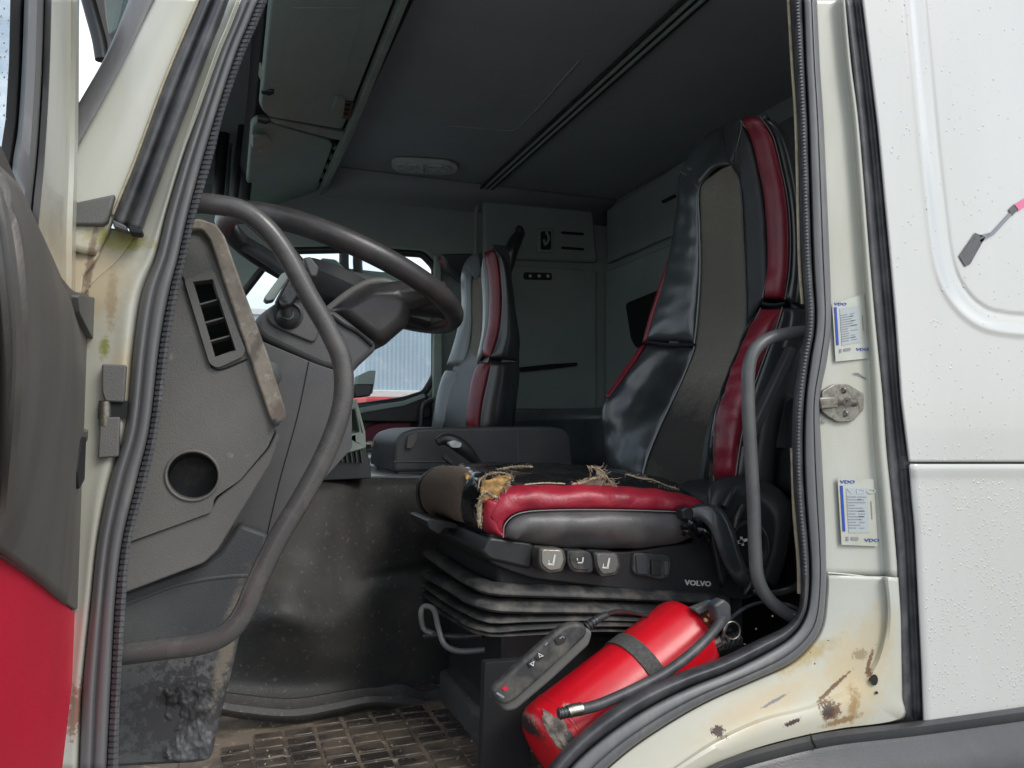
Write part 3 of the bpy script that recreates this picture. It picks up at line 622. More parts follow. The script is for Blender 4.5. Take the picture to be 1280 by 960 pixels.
# windscreen side: headers, posts and glass
ws = thing('windscreen', 'windscreen with dark posts and pale curtain channels at the left', 'windscreen', (-.1, 1.0, 1.9))
mesh('windscreen_glass', [(-.22, .07, 1.85), (-.22, 2.1, 1.85), (-.06, 2.1, 2.74), (-.06, .07, 2.74)], [(0, 1, 2, 3)], 'glass', ws, smooth=False, solid=.005)
box('header_panel', -.24, -.13, .07, 2.1, 2.66, 2.80, 'black', ws, .01)
ptube('post', [(331,-8,2.0),(318,90,2.0),(305,180,2.0),(296,252,2.0)], .05, 'wallm', ws, 24)
ptube('post', [(300,60,1.9),(290,130,1.9),(283,200,1.9),(280,252,1.9)], .016, 'lid', ws, 24)
ptube('post', [(290,90,1.8),(282,150,1.8),(276,200,1.8),(272,258,1.8)], .02, 'black', ws, 24)
ptube('post', [(322,20,1.7),(310,110,1.7),(300,180,1.7),(293,250,1.7)], .014, 'black', ws, 24)
ptube('post', [(338,-8,1.7),(326,70,1.7),(316,150,1.7),(304,250,1.7)], .022, 'black', ws, 24)
for a, b, m_ in ((330, 46, 'black'), (327, 112, 'black'), (322, 148, 'black')):
    lathe('roller', [(0, .010), (.02, .012), (.03, .006)], P(a, b, .9), P(a+6, b+1, .9), m_, ws, n=12)
# passenger window: rubber frame, glass
pw = thing('passenger_window', 'rounded passenger side window with black rubber surround seen behind the steering wheel', 'window', (.5, YF, 2.1))
wl = [np.array([x, YF-.004, z]) for x, z in win]
tube('window_rubber', wl, .016, 'black', pw, n=10, closed=True)
wo = [((x-.45)*1.045+.45, (z-2.15)*1.07+2.15) for x, z in win]
plate('window_surround', wo, [win[::-1]], 'lid', pw, lambda x, z: (x, YF-.012, z), lambda x, z: (x, YF, z), .003)
mesh('window_glass', [(x, YF+.03, z) for x, z in win], [tuple(range(len(win)))], 'glass', pw, smooth=False, solid=.004)
r6 = random.Random(6); parts = []
for i in range(70):
    a = r6.uniform(440, 540); b = r6.uniform(415, 495); parts.append(tubeVF([P(a, b, YF+.045), P(a, b+.01, YF+.04)], .0022*r6.uniform(.5, 1), 6))
o = multi('rain_drop', parts, 'trailw', pw); o['kind'] = 'stuff'
# passenger door lining
pd = thing('passenger_door', 'dark passenger door lining with a deep red insert and grab pocket', 'door', (.5, YF-.03, 1.6))
prism('armrest_band', rrect([(250,515),(440,508),(505,503),(535,492),(540,520),(520,528),(455,527),(250,560)], 3), YF-.09, YF-.02, 'black', pd, .01)
prism('lower_panel', [(250,520),(540,500),(545,700),(250,700)], YF-.04, YF-.018, 'black', pd, .004)
prism('red_insert', rrect([(455,535),(470,529),(512,522),(516,526),(510,548),(470,556),(455,552)], 5), YF-.06, YF-.036, 'doorpan', pd, .006)
prism('window_ledge', [(448,510),(505,501),(530,492),(532,497),(506,507),(448,517)], YF-.10, YF-.09, 'lid', pd, .003)
ptube('pull_handle', [(541,500,1.95),(530,506,1.95),(527,520,1.95),(526,545,1.95)], .010, 'black', pd, 20)
prism('pillar_trim', [(543,318),(552,318),(554,498),(541,498)], YF-.03, YF-.01, 'lidt', pd, .006)
prism('window_bracket', rrect([(447,470),(462,463),(470,463),(466,492),(447,496)], 2), 1.2, 1.26, 'lid', pd, .006)
prism('window_bracket', [(443,480),(467,480),(463,495),(443,497)], 1.19, 1.27, 'black', pd, .004)

# things on the far walls
cu = thing('curtain', 'dark bundled curtain hanging beside the passenger seat headrest', 'curtain', P(645, 300, 1.95))
prism('fold', [(551,317),(592,316),(596,330),(592,352),(580,352),(560,336)], 1.98, 2.05, 'leather', cu, .01)
tube('fold', smooth_line([P(652,290,1.95),P(645,300,1.95),P(639,315,1.95),P(637,340,1.95)], 20), [.010+.020*math.sin(PI*min(1, (i+3)/22)) for i in range(20)], 'leather', cu, n=12)
lathe('knob', [(0, .012), (.02, .02), (.04, .016), (.05, .004)], P(651,296,1.95), P(649,286,1.95), 'black', cu, n=16)
swp = thing('switch_panel', 'recessed wall hook plate above the bunk on the far wall', 'hook plate', P(685, 300, YF-.03))
hp_ = prism('plate', rrect([(672,285),(692,285),(692,315),(672,315)], 2), YF-.042, YF-.03, 'lid', swp, .003)
prism('recess', rrect([(676,289),(689,289),(689,312),(676,312)], 2), YF-.0435, YF-.040, 'black', hp_, .001)
ptube('hook', [(683,290,YF-.05),(686,298,YF-.06),(682,306,YF-.06),(680,300,YF-.05)], .006, 'lidt', swp, 16)
for k, (a, b, c, d, lbl) in enumerate(((702,290,730,293,'upper'), (702,309,730,312,'lower'))):
    vt = tag(prism('wall_slot', rrect([(a,b-1),(c,b+1),(c,d+1),(a,d-1)], 1), YF-.036, YF-.03, 'void', None, .001), f'{lbl} dark slot in the far wall beside the hook plate', 'slot', 'slots in the wall cladding')
vt = tag(prX('wall_slot', [(826,251),(842,243),(844,246),(828,254)], 1.672, 1.68, 'void', None, .001), 'dark slot in the rear wall beside the driver headrest', 'slot', 'slots in the wall cladding')
sc = thing('light_switch', 'row of three small shiny buttons on the dark far wall', 'switch', P(672, 345, YF-.03))
prism('base', rrect([(655,340),(690,341),(690,350),(655,349)], 3), YF-.03, YF-.02, 'black', sc, .002)
for a in (663, 674, 685): lathe('button', [(0, .010), (.008, .009), (.012, .004)], P(a, 345, YF-.03), P(a, 345, YF-.06), 'chrome', sc, n=14)
tag(prism('shelf_slot', rrect([(650,459),(688,455),(722,453),(722,457),(690,461),(650,465)], 1), YF-.036, YF-.02, 'void', None, .002), 'long dark handle recess across the far wall panel', 'recess')
rwn = tag(prX('rear_window', rrect([(781,379),(832,358),(832,436),(795,436),(788,425)], 5), 1.670, 1.69, 'void', None, .006), 'dark rear window opening beside the driver seat backrest', 'window')
# bunk
bk = thing('bunk', 'dark blue black bunk mattress behind the two seats', 'bunk', (1.45, 1.2, 1.45))
box('mattress', 1.18, 1.69, .25, 2.06, 1.60, 1.82, 'leather', bk, .04, 4)
box('bunk_base', 1.22, 1.69, .25, 2.06, 1.05, 1.595, 'black', bk, .01)

# ================================================================== OUTSIDE, seen through the windows
tl = thing('trailer', 'pale blue corrugated trailer with red base parked beyond the passenger window', 'trailer', (3, 6, 0))
V = []; n_ = 560
for i in range(n_):
    x = -2+i*.02; y = 6.0+(.005 if i % 2 else 0)
    V += [(x, y, 2.08), (x, y, 2.74)]
mesh('corrugated_side', V, [(2*i, 2*i+1, 2*i+3, 2*i+2) for i in range(n_-1)], 'trailer', tl, smooth=False, solid=.02)
box('base_rail', -2, 9, 5.93, 6.1, 2.03, 2.10, 'trailw', tl, .01)
box('red_chassis', -2, 9, 5.8, 6.1, 1.0, 2.028, 'trailr', tl, .02)
box('roof_edge', -2, 9, 5.96, 8, 2.74, 2.8, 'trailw', tl, .01)
for x in (-1, .2, 1.4, 7.5, 8.5): lathe('wheel', [(0, .35), (0, .48), (.25, .48), (.25, .35)], (x, 5.9, .48), (x, 6.3, .48), 'black', tl, n=28)
mr = thing('wing_mirror', 'grey passenger wing mirror housing seen through the side window', 'mirror', (.35, 2.4, 2.2))
prism('housing', rrect([(396,337),(402,322),(420,324),(432,336),(420,344)], 3), 2.35, 2.45, 'lid', mr, .01)
prism('arm_bracket', rrect([(405,345),(432,335),(480,340),(512,338),(510,352),(470,356),(430,352)], 4), 2.40, 2.46, 'lid', mr, .01)
for a in (430, 447): ptube('arm', [(a,316,2.4),(a,330,2.4),(a+1,342,2.4)], .022, 'dashd', mr, 8)
mr2 = thing('wing_mirror', 'dark driver wing mirror arm crossing the sky at top left', 'mirror', P(130, 30, .45))
prism('housing', rrect([(126,-40),(175,-40),(165,20),(136,45),(132,20)], 6), .40, .55, 'wallm', mr2, .01)
ptube('arm', [(108,-10,.3),(116,20,.3),(124,50,.3),(128,75,.3)], .011, 'black', mr2, 12)
mp_ = [(335,345),(318,352),(309,385),(312,402),(330,402),(345,370)]

# ================================================================== DASHBOARD
db = thing('dashboard', 'worn grey dashboard end panel with a side air vent and round cup hole', 'dashboard', (-.1, .2, 1.1))
YD = .115
panel_poly = [(130,300),(236,300),(246,279),(258,284),(268,300),(345,522),(344,538),(334,560),(300,600),(268,622),(265,640),(160,678),(130,690)]
vent_hole = [(242,353),(265,350),(294,437),(269,446)]
cup = circle(240.5, 594.5, 32, 29.5, 32)
main = prism('end_panel', rrect(panel_poly, 4, 3), YD, YD+.03, 'dash', db, .005, holes=[vent_hole, cup])
# recessed lower right bevel strip
prism('lower_panel', rrect([(120,682),(160,678),(262,640),(272,622),(300,600),(336,560),(346,538),(350,546),(338,580),(292,655),(272,688),(255,704),(160,740),(120,752)], 4, 3), YD+.006, YD+.05, 'dash', db, .008)
# vent frame
vf = prism('vent_frame', rrect([(230,350),(262,337),(268,340),(307,438),(303,446),(272,460),(262,455)], 5), YD-.008, YD+.004, 'dash', db, .003, holes=[[(241,352),(266,349),(295,438),(268,447)]])
tube('panel_groove', smooth_line([P(a, b, YD-.001) for a, b in [(228,345),(248,400),(262,452),(268,461),(280,461),(309,449)]], 40), .0013, 'void', db, n=6)
prism('vent_duct', [(240,350),(266,347),(297,440),(268,449)], YD+.07, YD+.08, 'void', db, 0)
for i in range(3):
    t = (i+1)/4; a = 242+26*t; b = 352+92*t
    prism('slat', [(a-2,b+5),(a+26,b-2.5),(a+27,b-.5),(a-1,b+7.5)], YD-.001, YD+.04, 'dash', vf, .0008)
parts = []; c0 = [P(a, b, YD) for a, b in circle(240.5, 594.5, 32, 29.5, 40)]
parts = [(c0+[p+np.array([.0, .07, -.01]) for p in c0], [(i, (i+1) % 40, 40+(i+1) % 40, 40+i) for i in range(40)]+[tuple(range(40, 80))])]
multi('cup_well', parts, 'blackd', db)
tube('cup_rim', [P(a, b, YD-.001) for a, b in circle(240.5, 594.5, 33.5, 31, 40)], .0022, 'dash', db, closed=True, n=8)
# tan worn edging
prism('worn_edge_trim', rrect([(236,274),(250,273),(270,280),(281,295),(304,360),(334,440),(359,518),(355,526),(343,532),(337,522),(262,300),(252,287),(236,287)], 4), YD-.010, YD+.06, 'tan', db, .004)
lathe('screw', [(0, .006), (.002, .006), (.003, .003)], P(345,528,YD-.01), P(345,528,YD-.02), 'black', db, n=14)
lathe('side_knob', [(0, .022), (.014, .021), (.018, .014)], P(332,468,.20), P(346,469,.17), 'dashd', db, n=24)
r2 = random.Random(2)
def bend(G, n):
    for i in range(G.shape[0]):
        for j in range(G.shape[1]):
            p = G[i, j]; G[i, j] = p+n[i, j]*.007*noise.fractal(Vector((p[0]*45, p[1]*30, p[2]*28)), .8, 2.2, 4)
    return G

# kick panel and column cover under the dash
kick = [(120,740),(160,738),(255,704),(275,690),(300,655),(336,668),(328,700),(303,782),(285,860),(269,925),(267,940),(260,952),(240,955),(100,962)]
def kh(G, n): return G
prism('kick_panel', kick, .155, .20, 'dashd', db, .006)
tube('kick_fold', smooth_line([P(a, b, .158) for a, b in [(150,757),(180,746),(215,733),(250,725),(290,720),(322,719)]], 30), .0045, 'dashd', db, n=10)
patch('scraped_area', [([(200,862),(205,890),(200,925),(195,950)], .1535), ([(238,850),(238,885),(236,920),(232,952)], .151), ([(281,862),(274,890),(268,920),(262,950)], .1535)], 'dashd', db, nu=40, nv=60, seam=.006, hook=bend, solid=0)
prism('column_cover', rrect([(288,410),(395,455),(440,470),(440,560),(338,674),(290,660),(292,640),(345,540)], 4), .24, .34, 'column', db, .015)
tube('cover_seam', smooth_line([P(a, b, .2395) for a, b in [(386,452),(372,520),(350,600),(334,668)]], 30), .0010, 'void', db, n=6)
box('dash_body', -.24, .0, .30, 2.0, 1.60, 1.86, 'dashd', db, .03, 3)
box('dash_top', -.24, .05, .2, 2.0, 1.86, 1.93, 'dashd', db, .02, 3)
# scuffs
# front grab handle
gh = thing('grab_handle', 'long bent grey tubular grab handle inside the front pillar', 'grab handle', P(160, 815, .05))
ptube('tube', [(236,254,.045),(262,255,.04),(300,262,.035),(330,282,.03),(358,318,.03),(385,368,.03),(412,415,.03),(428,455,.03),(428,505,.03),(410,560,.03),(380,618,.03),(348,672,.03),(322,725,.03),(305,765,.03),(285,790,.03),(255,804,.035),(205,811,.045),(150,818,.055)], .0142, 'tube', gh, 110, n=20)
# rear grab handle
rh = thing('grab_handle', 'shorter dark bent grab handle beside the driver seat at the rear pillar', 'grab handle', P(1005, 770, .05))
ptube('tube', [(1012,414,.05),(985,417,.05),(962,423,.05),(944,437,.05),(936,460,.05),(935,500,.05),(938,560,.05),(942,630,.05),(944,690,.05),(948,725,.05),(962,750,.05),(985,768,.05),(1003,776,.05)], .0118, 'tubed', rh, 90, n=20)

# ================================================================== STEERING
sw = thing('steering_wheel', 'black steering wheel seen edge-on above the column', 'steering wheel', (.2258, .44, 2.053))
cx, cy, cz, ta, wr = .2258, .4404, 2.0530, .3722, .2336
wu = np.array([math.cos(ta), 0, -math.sin(ta)]); wn = np.array([math.sin(ta), 0, math.cos(ta)]); wc = np.array([cx, cy, cz])
def wp(r, th, h=0): return wc+r*(math.cos(th)*wu+math.sin(th)*np.array([0, 1, 0]))+wn*h
tube('rim', [wp(wr, 2*PI*i/72) for i in range(72)], .0200, 'rim', sw, closed=True, n=16)
V, F = [], []
hub = []
for k, (h, s) in enumerate(((.0, .4), (-.008, .8), (-.03, 1.0), (-.06, .92), (-.085, .6))):
    hub.append([wp(.085*s*(1+.12*math.cos(2*2*PI*j/32)), 2*PI*j/32, h) for j in range(33)])
surf('airbag_cover', np.array(hub), 'black', sw, solid=.005)
def spoke(th, w0, w1, dr=-.045):
    G = []
    for t in np.linspace(0, 1, 12):
        r = .06+(wr-.065)*t; wdt = w0*(1-t)+w1*t; h = dr*(1-t)**1.3
        ring = []
        for j in range(13):
            a = 2*PI*j/12; off = wdt*math.cos(a); hh = .016*math.sin(a)
            ring.append(wc+(r*math.cos(th)-off*math.sin(th))*wu+(r*math.sin(th)+off*math.cos(th))*np.array([0, 1, 0])+wn*(h+hh))
        G.append(ring)
    surf('spoke', np.array(G), 'black', sw, solid=0)
for th, a, b in ((rad(22), .045, .028), (rad(-22), .045, .028), (rad(150), .022, .018), (rad(-150), .022, .018)): spoke(th, a, b)
pillow('spoke_cover', rrect([(414,386),(450,362),(466,354),(508,352),(520,366),(514,392),(508,408),(478,434),(466,432),(420,396)], 6), .33, .12, .05, 'rim', sw)
for i_ in range(1):
    Gs = np.stack([smooth_line([P(a, b, y) for a, b, y in l], 24) for l in ([(460,356,.33),(500,351,.31),(530,349,.30),(556,352,.30)], [(466,366,.295),(505,362,.285),(535,360,.275),(560,364,.275)], [(472,382,.295),(510,376,.285),(538,372,.275),(562,374,.275)], [(482,400,.33),(515,388,.31),(540,381,.30),(562,380,.30)])])
    surf('spoke_shell', np.stack([crs(Gs[:, j], 14) for j in range(24)]), 'rim', sw, solid=.01)

# steering column
sc_ = thing('steering_column', 'grey plastic steering column housing with a black stalk lever', 'steering column', (.1, .35, 1.8))
pillow('upper_housing', rrect([(392,376),(398,338),(425,336),(470,345),(492,357),(475,368),(430,394),(400,396)], 5), .42, .18, .03, 'column', sc_)
ptube('seam_bead', [(410,388,.36),(435,368,.36),(458,355,.36),(478,352,.36),(492,356,.36)], .008, 'dash', sc_, 30)
prism('lower_housing', rrect([(318,400),(328,390),(345,378),(372,372),(400,384),(420,388),(470,428),(470,438),(448,458),(440,468),(400,458),(330,425),(320,415)], 8), .255, .50, 'column', sc_, .02, seg=4)
tube('shadow_gap', smooth_line([P(a, b, .252) for a, b in [(414,394),(430,406),(448,416),(466,432)]], 20), .0035, 'void', sc_, n=8)
prism('switch_plate', rrect([(333,388),(345,378),(374,376),(398,392),(404,398),(394,430),(345,410),(335,402)], 8), .249, .26, 'column', sc_, .003)
tube('stalk_recess', [P(a, b, .247) for a, b in circle(361, 394, 15.5, 15, 28)], .0035, 'black', sc_, closed=True, n=8)
lathe('stalk_boot', [(0, .020), (.008, .019), (.014, .013), (.018, .009)], P(360,397,.249), P(361,390,.22), 'black', sc_, n=24)
stk = ptube('stalk', [(360,397,.24),(358,388,.235),(357,375,.23)], .0105, 'black', sc_, 10)
prism('lever_block', rrect([(344,376),(362,342),(380,330),(386,336),(380,360),(366,382),(350,386)], 4), .215, .25, 'gloss', stk, .006)
prism('paddle', rrect([(379,323),(388,320),(399,334),(396,346),(388,346)], 3), .20, .235, 'column', stk, .006)
prism('side_flap', rrect([(330,372),(352,342),(362,338),(358,350),(343,374),(334,376)], 2), .26, .30, 'wallm', sc_, .003)
# centre stack behind column
cs = thing('centre_stack', 'beige edged centre dash stack with black vertical air vents under the column', 'dash stack', P(450, 540, .8))
prism('beige_surround', [(436,505),(446,498),(457,540),(458,560),(430,568),(425,540)], .70, .80, 'lidt', cs, .006, holes=[[(440,512),(444,510),(450,540),(436,544)]])
prism('stack_body', rrect([(395,555),(455,548),(463,580),(464,598),(380,602)], 4), .72, .95, 'black', cs, .008)
for i in range(6):
    a = 418+i*6.2; prism('slat', [(a,556-i*.4),(a+2,556-i*.4),(a+5,578),(a+3,579)], .705, .72, 'dashd', cs, .001)
lathe('control_knob', [(0, .012), (.02, .012), (.022, .008)], P(460,557,.95), P(470,557,.93), 'chrome', cs, n=18)

# books / cartons
bx = thing('carton', 'small white cigarette sized carton lying behind the tunnel edge', 'carton', P(480, 588, 1.3))
prism('box_body', [(465,582),(482,576),(496,572),(496,590),(470,592)], 1.25, 1.35, 'trailw', bx, .003)
prism('dark_label', [(475,581),(481,579),(482,590),(476,591)], 1.245, 1.25, 'black', bx, 0)
prism('tan_label', [(482,583),(495,581),(495,589),(483,590)], 1.244, 1.25, 'tan', bx, 0)

# ================================================================== ENGINE TUNNEL + FLOOR
tn = thing('engine_tunnel', 'black moulded engine tunnel cover beside the driver footwell', 'engine cover', (.5, .8, 1.05))
rowsY = [
 ([(255,596),(330,597),(392,598),(430,597),(480,597),(540,598),(620,600)], [.74,.74,.74,.78,.84,.86,.86]),
 ([(250,612),(320,614),(385,612),(425,612),(470,613),(540,614),(620,616)], [.70,.69,.69,.71,.79,.84,.85]),
 ([(240,650),(310,650),(378,648),(425,650),(470,658),(540,660),(620,660)], [.70,.68,.67,.69,.77,.83,.84]),
 ([(230,700),(300,698),(370,695),(425,700),(475,706),(540,698),(620,700)], [.70,.67,.65,.68,.76,.82,.83]),
 ([(225,740),(295,735),(360,730),(425,738),(480,722),(545,714),(620,716)], [.70,.64,.60,.66,.69,.72,.74]),
 ([(220,780),(290,775),(350,768),(420,775),(485,760),(548,755),(620,760)], [.70,.64,.555,.61,.69,.71,.73]),
 ([(215,820),(285,815),(355,800),(420,810),(490,810),(552,800),(620,800)], [.70,.67,.60,.63,.71,.75,.76]),
 ([(210,860),(282,852),(355,850),(425,850),(495,850),(556,840),(620,840)], [.70,.68,.67,.67,.73,.76,.76]),
 ([(205,885),(280,880),(355,880),(430,876),(500,872),(560,868),(620,868)], [.66,.65,.65,.65,.71,.74,.74])]
A = np.array([crs([P(a, b, y) for (a, b), y in zip(*r)], 60) for r in rowsY])
G = np.stack([crs(A[:, j], 80) for j in range(60)], 1)
for i in range(80):
    for j in range(60):
        p = G[i, j]; G[i, j, 1] -= .010*noise.noise(Vector((p[0]*7, 1.3, p[2]*7)))
surf('tunnel_side', G, 'tunnel', tn, solid=.01)
top = [G[0, j] for j in range(60)]; tb = np.array([top, [p+np.array([0, .05, .004]) for p in top], [p+np.array([0, .5, .0]) for p in top], [p+np.array([0, 1.15, -.0]) for p in top]])
surf('tunnel_top', tb, 'leatherg', tn, solid=.01)
lipA = [P(a, b, y) for a, b, y in [(262,862,.60),(300,869,.605),(360,872,.61),(420,865,.62),(470,860,.63),(500,852,.64),(530,862,.65),(575,850,.66)]]
lipB = [P(a, b, y) for a, b, y in [(262,884,.55),(300,893,.555),(360,896,.56),(420,888,.57),(470,880,.58),(520,882,.60),(545,884,.61),(580,868,.63)]]
la, lb2 = smooth_line(lipA, 70), smooth_line(lipB, 70); G = []
for t, h in ((0, -.002), (.12, .008), (.3, .014), (.55, .010), (.8, .012), (1.0, .004), (1.05, -.012)):
    q = la*(1-t)+lb2*t; q = q+np.array([0, -.5, .85])*h; q[:, 2] += .002*np.sin(np.linspace(0, 14, 70)); G.append(q)
surf('mat_lip', np.array(G), 'tunnel', tn, solid=.004)
# floor mat pads
ZF = 1.14
fm = thing('floor_mat', 'muddy brown rubber footwell mat with raised rectangular pads', 'floor mat', (.45, .4, ZF))
box('mat_base', -.05, .62, .16, .68, ZF, ZF+.006, 'floor', fm, .003)
pd0 = None
o_ = PZ(430, 905, ZF); parts_n = 0
for j in range(9):
    for i in range(8):
        if (i, j) in ((0, 8), (1, 8), (0, 7), (2, 8), (7, 8)): continue
        x = .045+i*.0600; y = .235+j*.0420
        if pd0 is None:
            pd0 = box('pad', x-.0255, x+.0255, y-.0155, y+.0155, ZF+.0045, ZF+.0100, 'pad', fm, .002)
            base = np.array([x, y])
        else:
            c = pd0.copy(); C.objects.link(c); c.location = (x-base[0], y-base[1], 0)
            c.location.x += random.uniform(-.0012, .0012); c.location.z = random.uniform(-.0022, .0004)
# mud crumbs
parts = []; r3 = random.Random(12)
for i in range(260):
    x = r3.uniform(-.03, .6); y = r3.uniform(.17, .62); s = r3.uniform(.001, .0035); z = ZF+.008
    V = [(x+r3.uniform(-s, s), y+r3.uniform(-s, s), z+r3.uniform(0, s*1.4)) for _ in range(5)]
    parts.append((V, [(0, 1, 2), (0, 2, 3), (0, 3, 4), (1, 2, 3), (1, 3, 4), (0, 1, 4)]))
mc = multi('mud_crumbs', parts, 'tan', fm, smooth=False); mc['kind'] = 'stuff'

# ================================================================== SEATS
def seatback(root, T, Y, mats, puffs, wr):
    pass
ds = thing('driver_seat', 'driver seat in black leather with red bolsters, grey fabric centre and torn cushion', 'seat', (.75, .5, 1.06))
c0u = [(905,158),(872,180),(850,214),(846,250),(839,300),(828,350),(815,395),(806,424)]
c1u = [(893,196),(880,215),(873,238),(874,280),(875,325),(874,360),(871,400),(868,428)]
c2u = [(915,206),(923,222),(927,250),(929,290),(931,330),(932,360),(933,385),(932,408)]
c3u = [(925,150),(939,172),(949,212),(956,250),(959,290),(960,330),(957,352),(953,372)]
c4u = [(950,146),(966,170),(977,212),(985,252),(988,295),(987,335),(984,358),(981,374)]
c5u = [(968,149),(985,168),(996,200),(1004,250),(1008,300),(1010,350),(1010,370),(1010,388)]
Y0u, Y1u, Y2u, Y3u, Y4u, Y5u = [.60,.64,.66,.68,.70,.71,.715,.72], .585, .42, .365, .315, .33
patch('far_side_leather', [(c0u, Y0u), (mixl(c0u, c1u, .5), [.60,.62,.63,.635,.64,.64,.645,.65]), (c1u, Y1u)], 'leatherm', ds, puff=.012, wr=.003, nu=20, nv=60)
patch('fabric_centre', [([(882,222)]+c1u[2:]+[(866,440),(850,480),(826,530),(809,572),(800,606)], .585), (mixl([(899,212)]+[(903,236),(903,285),(904,330),(904,360),(904,392),(901,418),(893,445),(876,482),(858,530),(847,572),(840,610)], [(899,212)]*12, 0), .50), ([(915,207)]+c2u[1:]+[(922,448),(907,488),(895,530),(886,572),(878,616)], .42)], 'fabric', ds, puff=.006, seam=.005, nu=24, nv=110)
patch('near_side_leather', [(c2u, Y2u), (mixl(c2u, c3u, .5), .392), (c3u, Y3u)], 'leathern', ds, puff=.008, wr=.002, nu=14, nv=60)
patch('headrest_leather', [([(905,157),(885,166),(866,186),(851,213)], [.55,.59,.62,.66]), ([(912,180),(898,186),(884,198),(866,222)], [.52,.55,.58,.62]), ([(914,205),(900,207),(888,214),(874,234)], [.45,.50,.54,.585])], 'leatherm', ds, puff=.010, nu=20, nv=24)
patch('headrest_leather', [([(904,157),(912,153),(920,150),(928,149)], [.55,.50,.44,.375]), ([(908,180),(914,176),(921,173),(929,168)], [.51,.47,.42,.38]), ([(913,206),(915,203),(919,200),(925,194)], [.45,.44,.43,.42])], 'leatherm', ds, puff=.008, nu=20, nv=24)
patch('red_bolster', [(c3u, Y3u), (mixl(c3u, c4u, .5), .33), (c4u, Y4u)], 'red', ds, puff=.014, wr=.001, nu=20, nv=70, seam=.006)
patch('backrest_side', [(c4u, Y4u), (mixl(c4u, c5u, .45), .305), (c5u, Y5u)], 'leather', ds, puff=.004, nu=12, nv=50)
# lower half
c0l = [(808,430),(796,450),(775,478),(758,500),(752,520),(753,545),(757,570),(760,596)]
c1l = [(868,433),(862,455),(850,480),(838,505),(826,530),(816,553),(808,575),(800,606)]
c2l = [(932,410),(924,440),(911,476),(902,500),(896,528),(890,555),(885,580),(878,616)]
c3l = [(951,385),(936,415),(922,448),(909,482),(899,512),(893,545),(892,575),(892,606)]
c4l = [(978,384),(970,410),(958,440),(947,470),(937,500),(928,540),(923,570),(919,598)]
c5l = [(1010,386),(1006,420),(996,455),(988,490),(980,530),(975,560),(972,590),(968,620)]
patch('far_side_leather', [(c0l, [.72,.73,.74,.745,.75,.75,.745,.74]), (mixl(c0l, c1l, .5), [.66,.68,.70,.71,.70,.69,.68,.67]), (c1l, .585)], 'leather', ds, puff=.012, wr=.006, nu=26, nv=60, wrs=12)
patch('near_side_leather', [(c2l, .42), (mixl(c2l, c3l, .5), .385), (c3l, .345)], 'gloss', ds, puff=.010, wr=.002, nu=14, nv=60)
patch('red_bolster', [(c3l, .345), (mixl(c3l, c4l, .5), .30), (c4l, .275)], 'red', ds, puff=.016, wr=.005, nu=22, nv=70, wrs=22, seam=.006)
patch('backrest_side', [(c4l, .28), (mixl(c4l, c5l, .45), .275), (c5l, .31)], 'leather', ds, puff=.003, nu=12, nv=50)
# red edge piping on the far outline
patch('far_red_edge', [([(838,320),(827,355),(814,396),(807,426)], [.69,.70,.71,.715]), ([(836,320),(824,356),(811,397),(803,428)], [.70,.71,.72,.725])], 'red', ds, nu=5, nv=30, seam=0)
patch('far_red_edge', [([(806,430),(795,449),(776,475),(760,496)], .745), ([(799,434),(787,452),(770,476),(757,495)], .755)], 'red', ds, nu=5, nv=30, seam=0)
# solid core / back shell so the seat has its real thickness
A = []
for (l0, l5, ya, yb) in ((c0u, c4u, .64, .345), (c0l, c4l, .71, .30)):
    for (a, b), (c, d) in zip(l0[::1], l5[::1]):
        p, q = P(a+6, b+3, ya), P(c-6, d+3, yb); A.append((p, q))
Vc = []
for i, (p, q) in enumerate(A):
    z = (p[2]+q[2])/2; xm = max(p[0], q[0]); p = np.array([xm+.012, p[1], z]); q = np.array([xm+.012, q[1]+.01, z])
    Vc.append([p, q, q+np.array([.085, .0, 0]), q+np.array([.10, .03, 0]), p+np.array([.10, -.03, 0]), p+np.array([.085, 0, 0]), p])
surf('back_shell', np.array(Vc), 'black', ds, solid=0, face=None)
# piping and stitches
def seam_line(pl, Y, m='stitch', r=.0011, parent=ds, n=60):
    Yl = Y if isinstance(Y, (list, tuple)) else [Y]*len(pl)
    return tube('piping', smooth_line([P(a, b, y) for (a, b), y in zip(pl, Yl)], n), r, m, parent, n=6)
seam_line(c3u, .358); seam_line(c4u, .308); seam_line(c3l, .338); seam_line(c4l, .268)
seam_line([(882,222)]+c1u[2:]+[(866,440),(850,480),(826,530),(809,572),(800,606)], .578, 'leatherg', .0022)
seam_line([(915,207)]+c2u[1:], .413, 'leather', .002)
seam_line(c2l, .413, 'leather', .002)
seam_line([(806,427),(830,430),(850,431),(868,431)], [.70,.66,.62,.575], 'black', .004)
seam_line([(953,379),(962,381),(972,381),(981,379)], [.34,.325,.31,.30], 'black', .004)
seam_line([(849,214),(862,222),(873,236)], [.655,.62,.58], 'stitch', .0012)
seam_line([(928,152),(925,168),(920,188),(915,206)], [.365,.375,.40,.44], 'stitch', .0012)
# frame plate + bracket behind the bolster
prism('frame_plate', rrect([(1000,440),(1008,470),(1006,560),(955,560),(947,530),(948,510),(985,435)], 4), .30, .33, 'dashd', ds, .004, holes=[circle(971, 518, 6.5, 8.5, 18)])
prism('frame_plate', [(990,432),(998,436),(948,545),(940,560),(934,550)], .25, .30, 'dashd', ds, .004)
prism('frame_cavity', [(940,560),(1010,560),(1010,640),(930,640)], .36, .40, 'void', ds, .004)

# --- cushion
YN = .265
cb = prism('cushion_core', rrect([(612,606),(660,604),(880,624),(885,672),(660,676),(622,662),(612,640)], 12), .33, .68, 'black', ds, .02, seg=4)
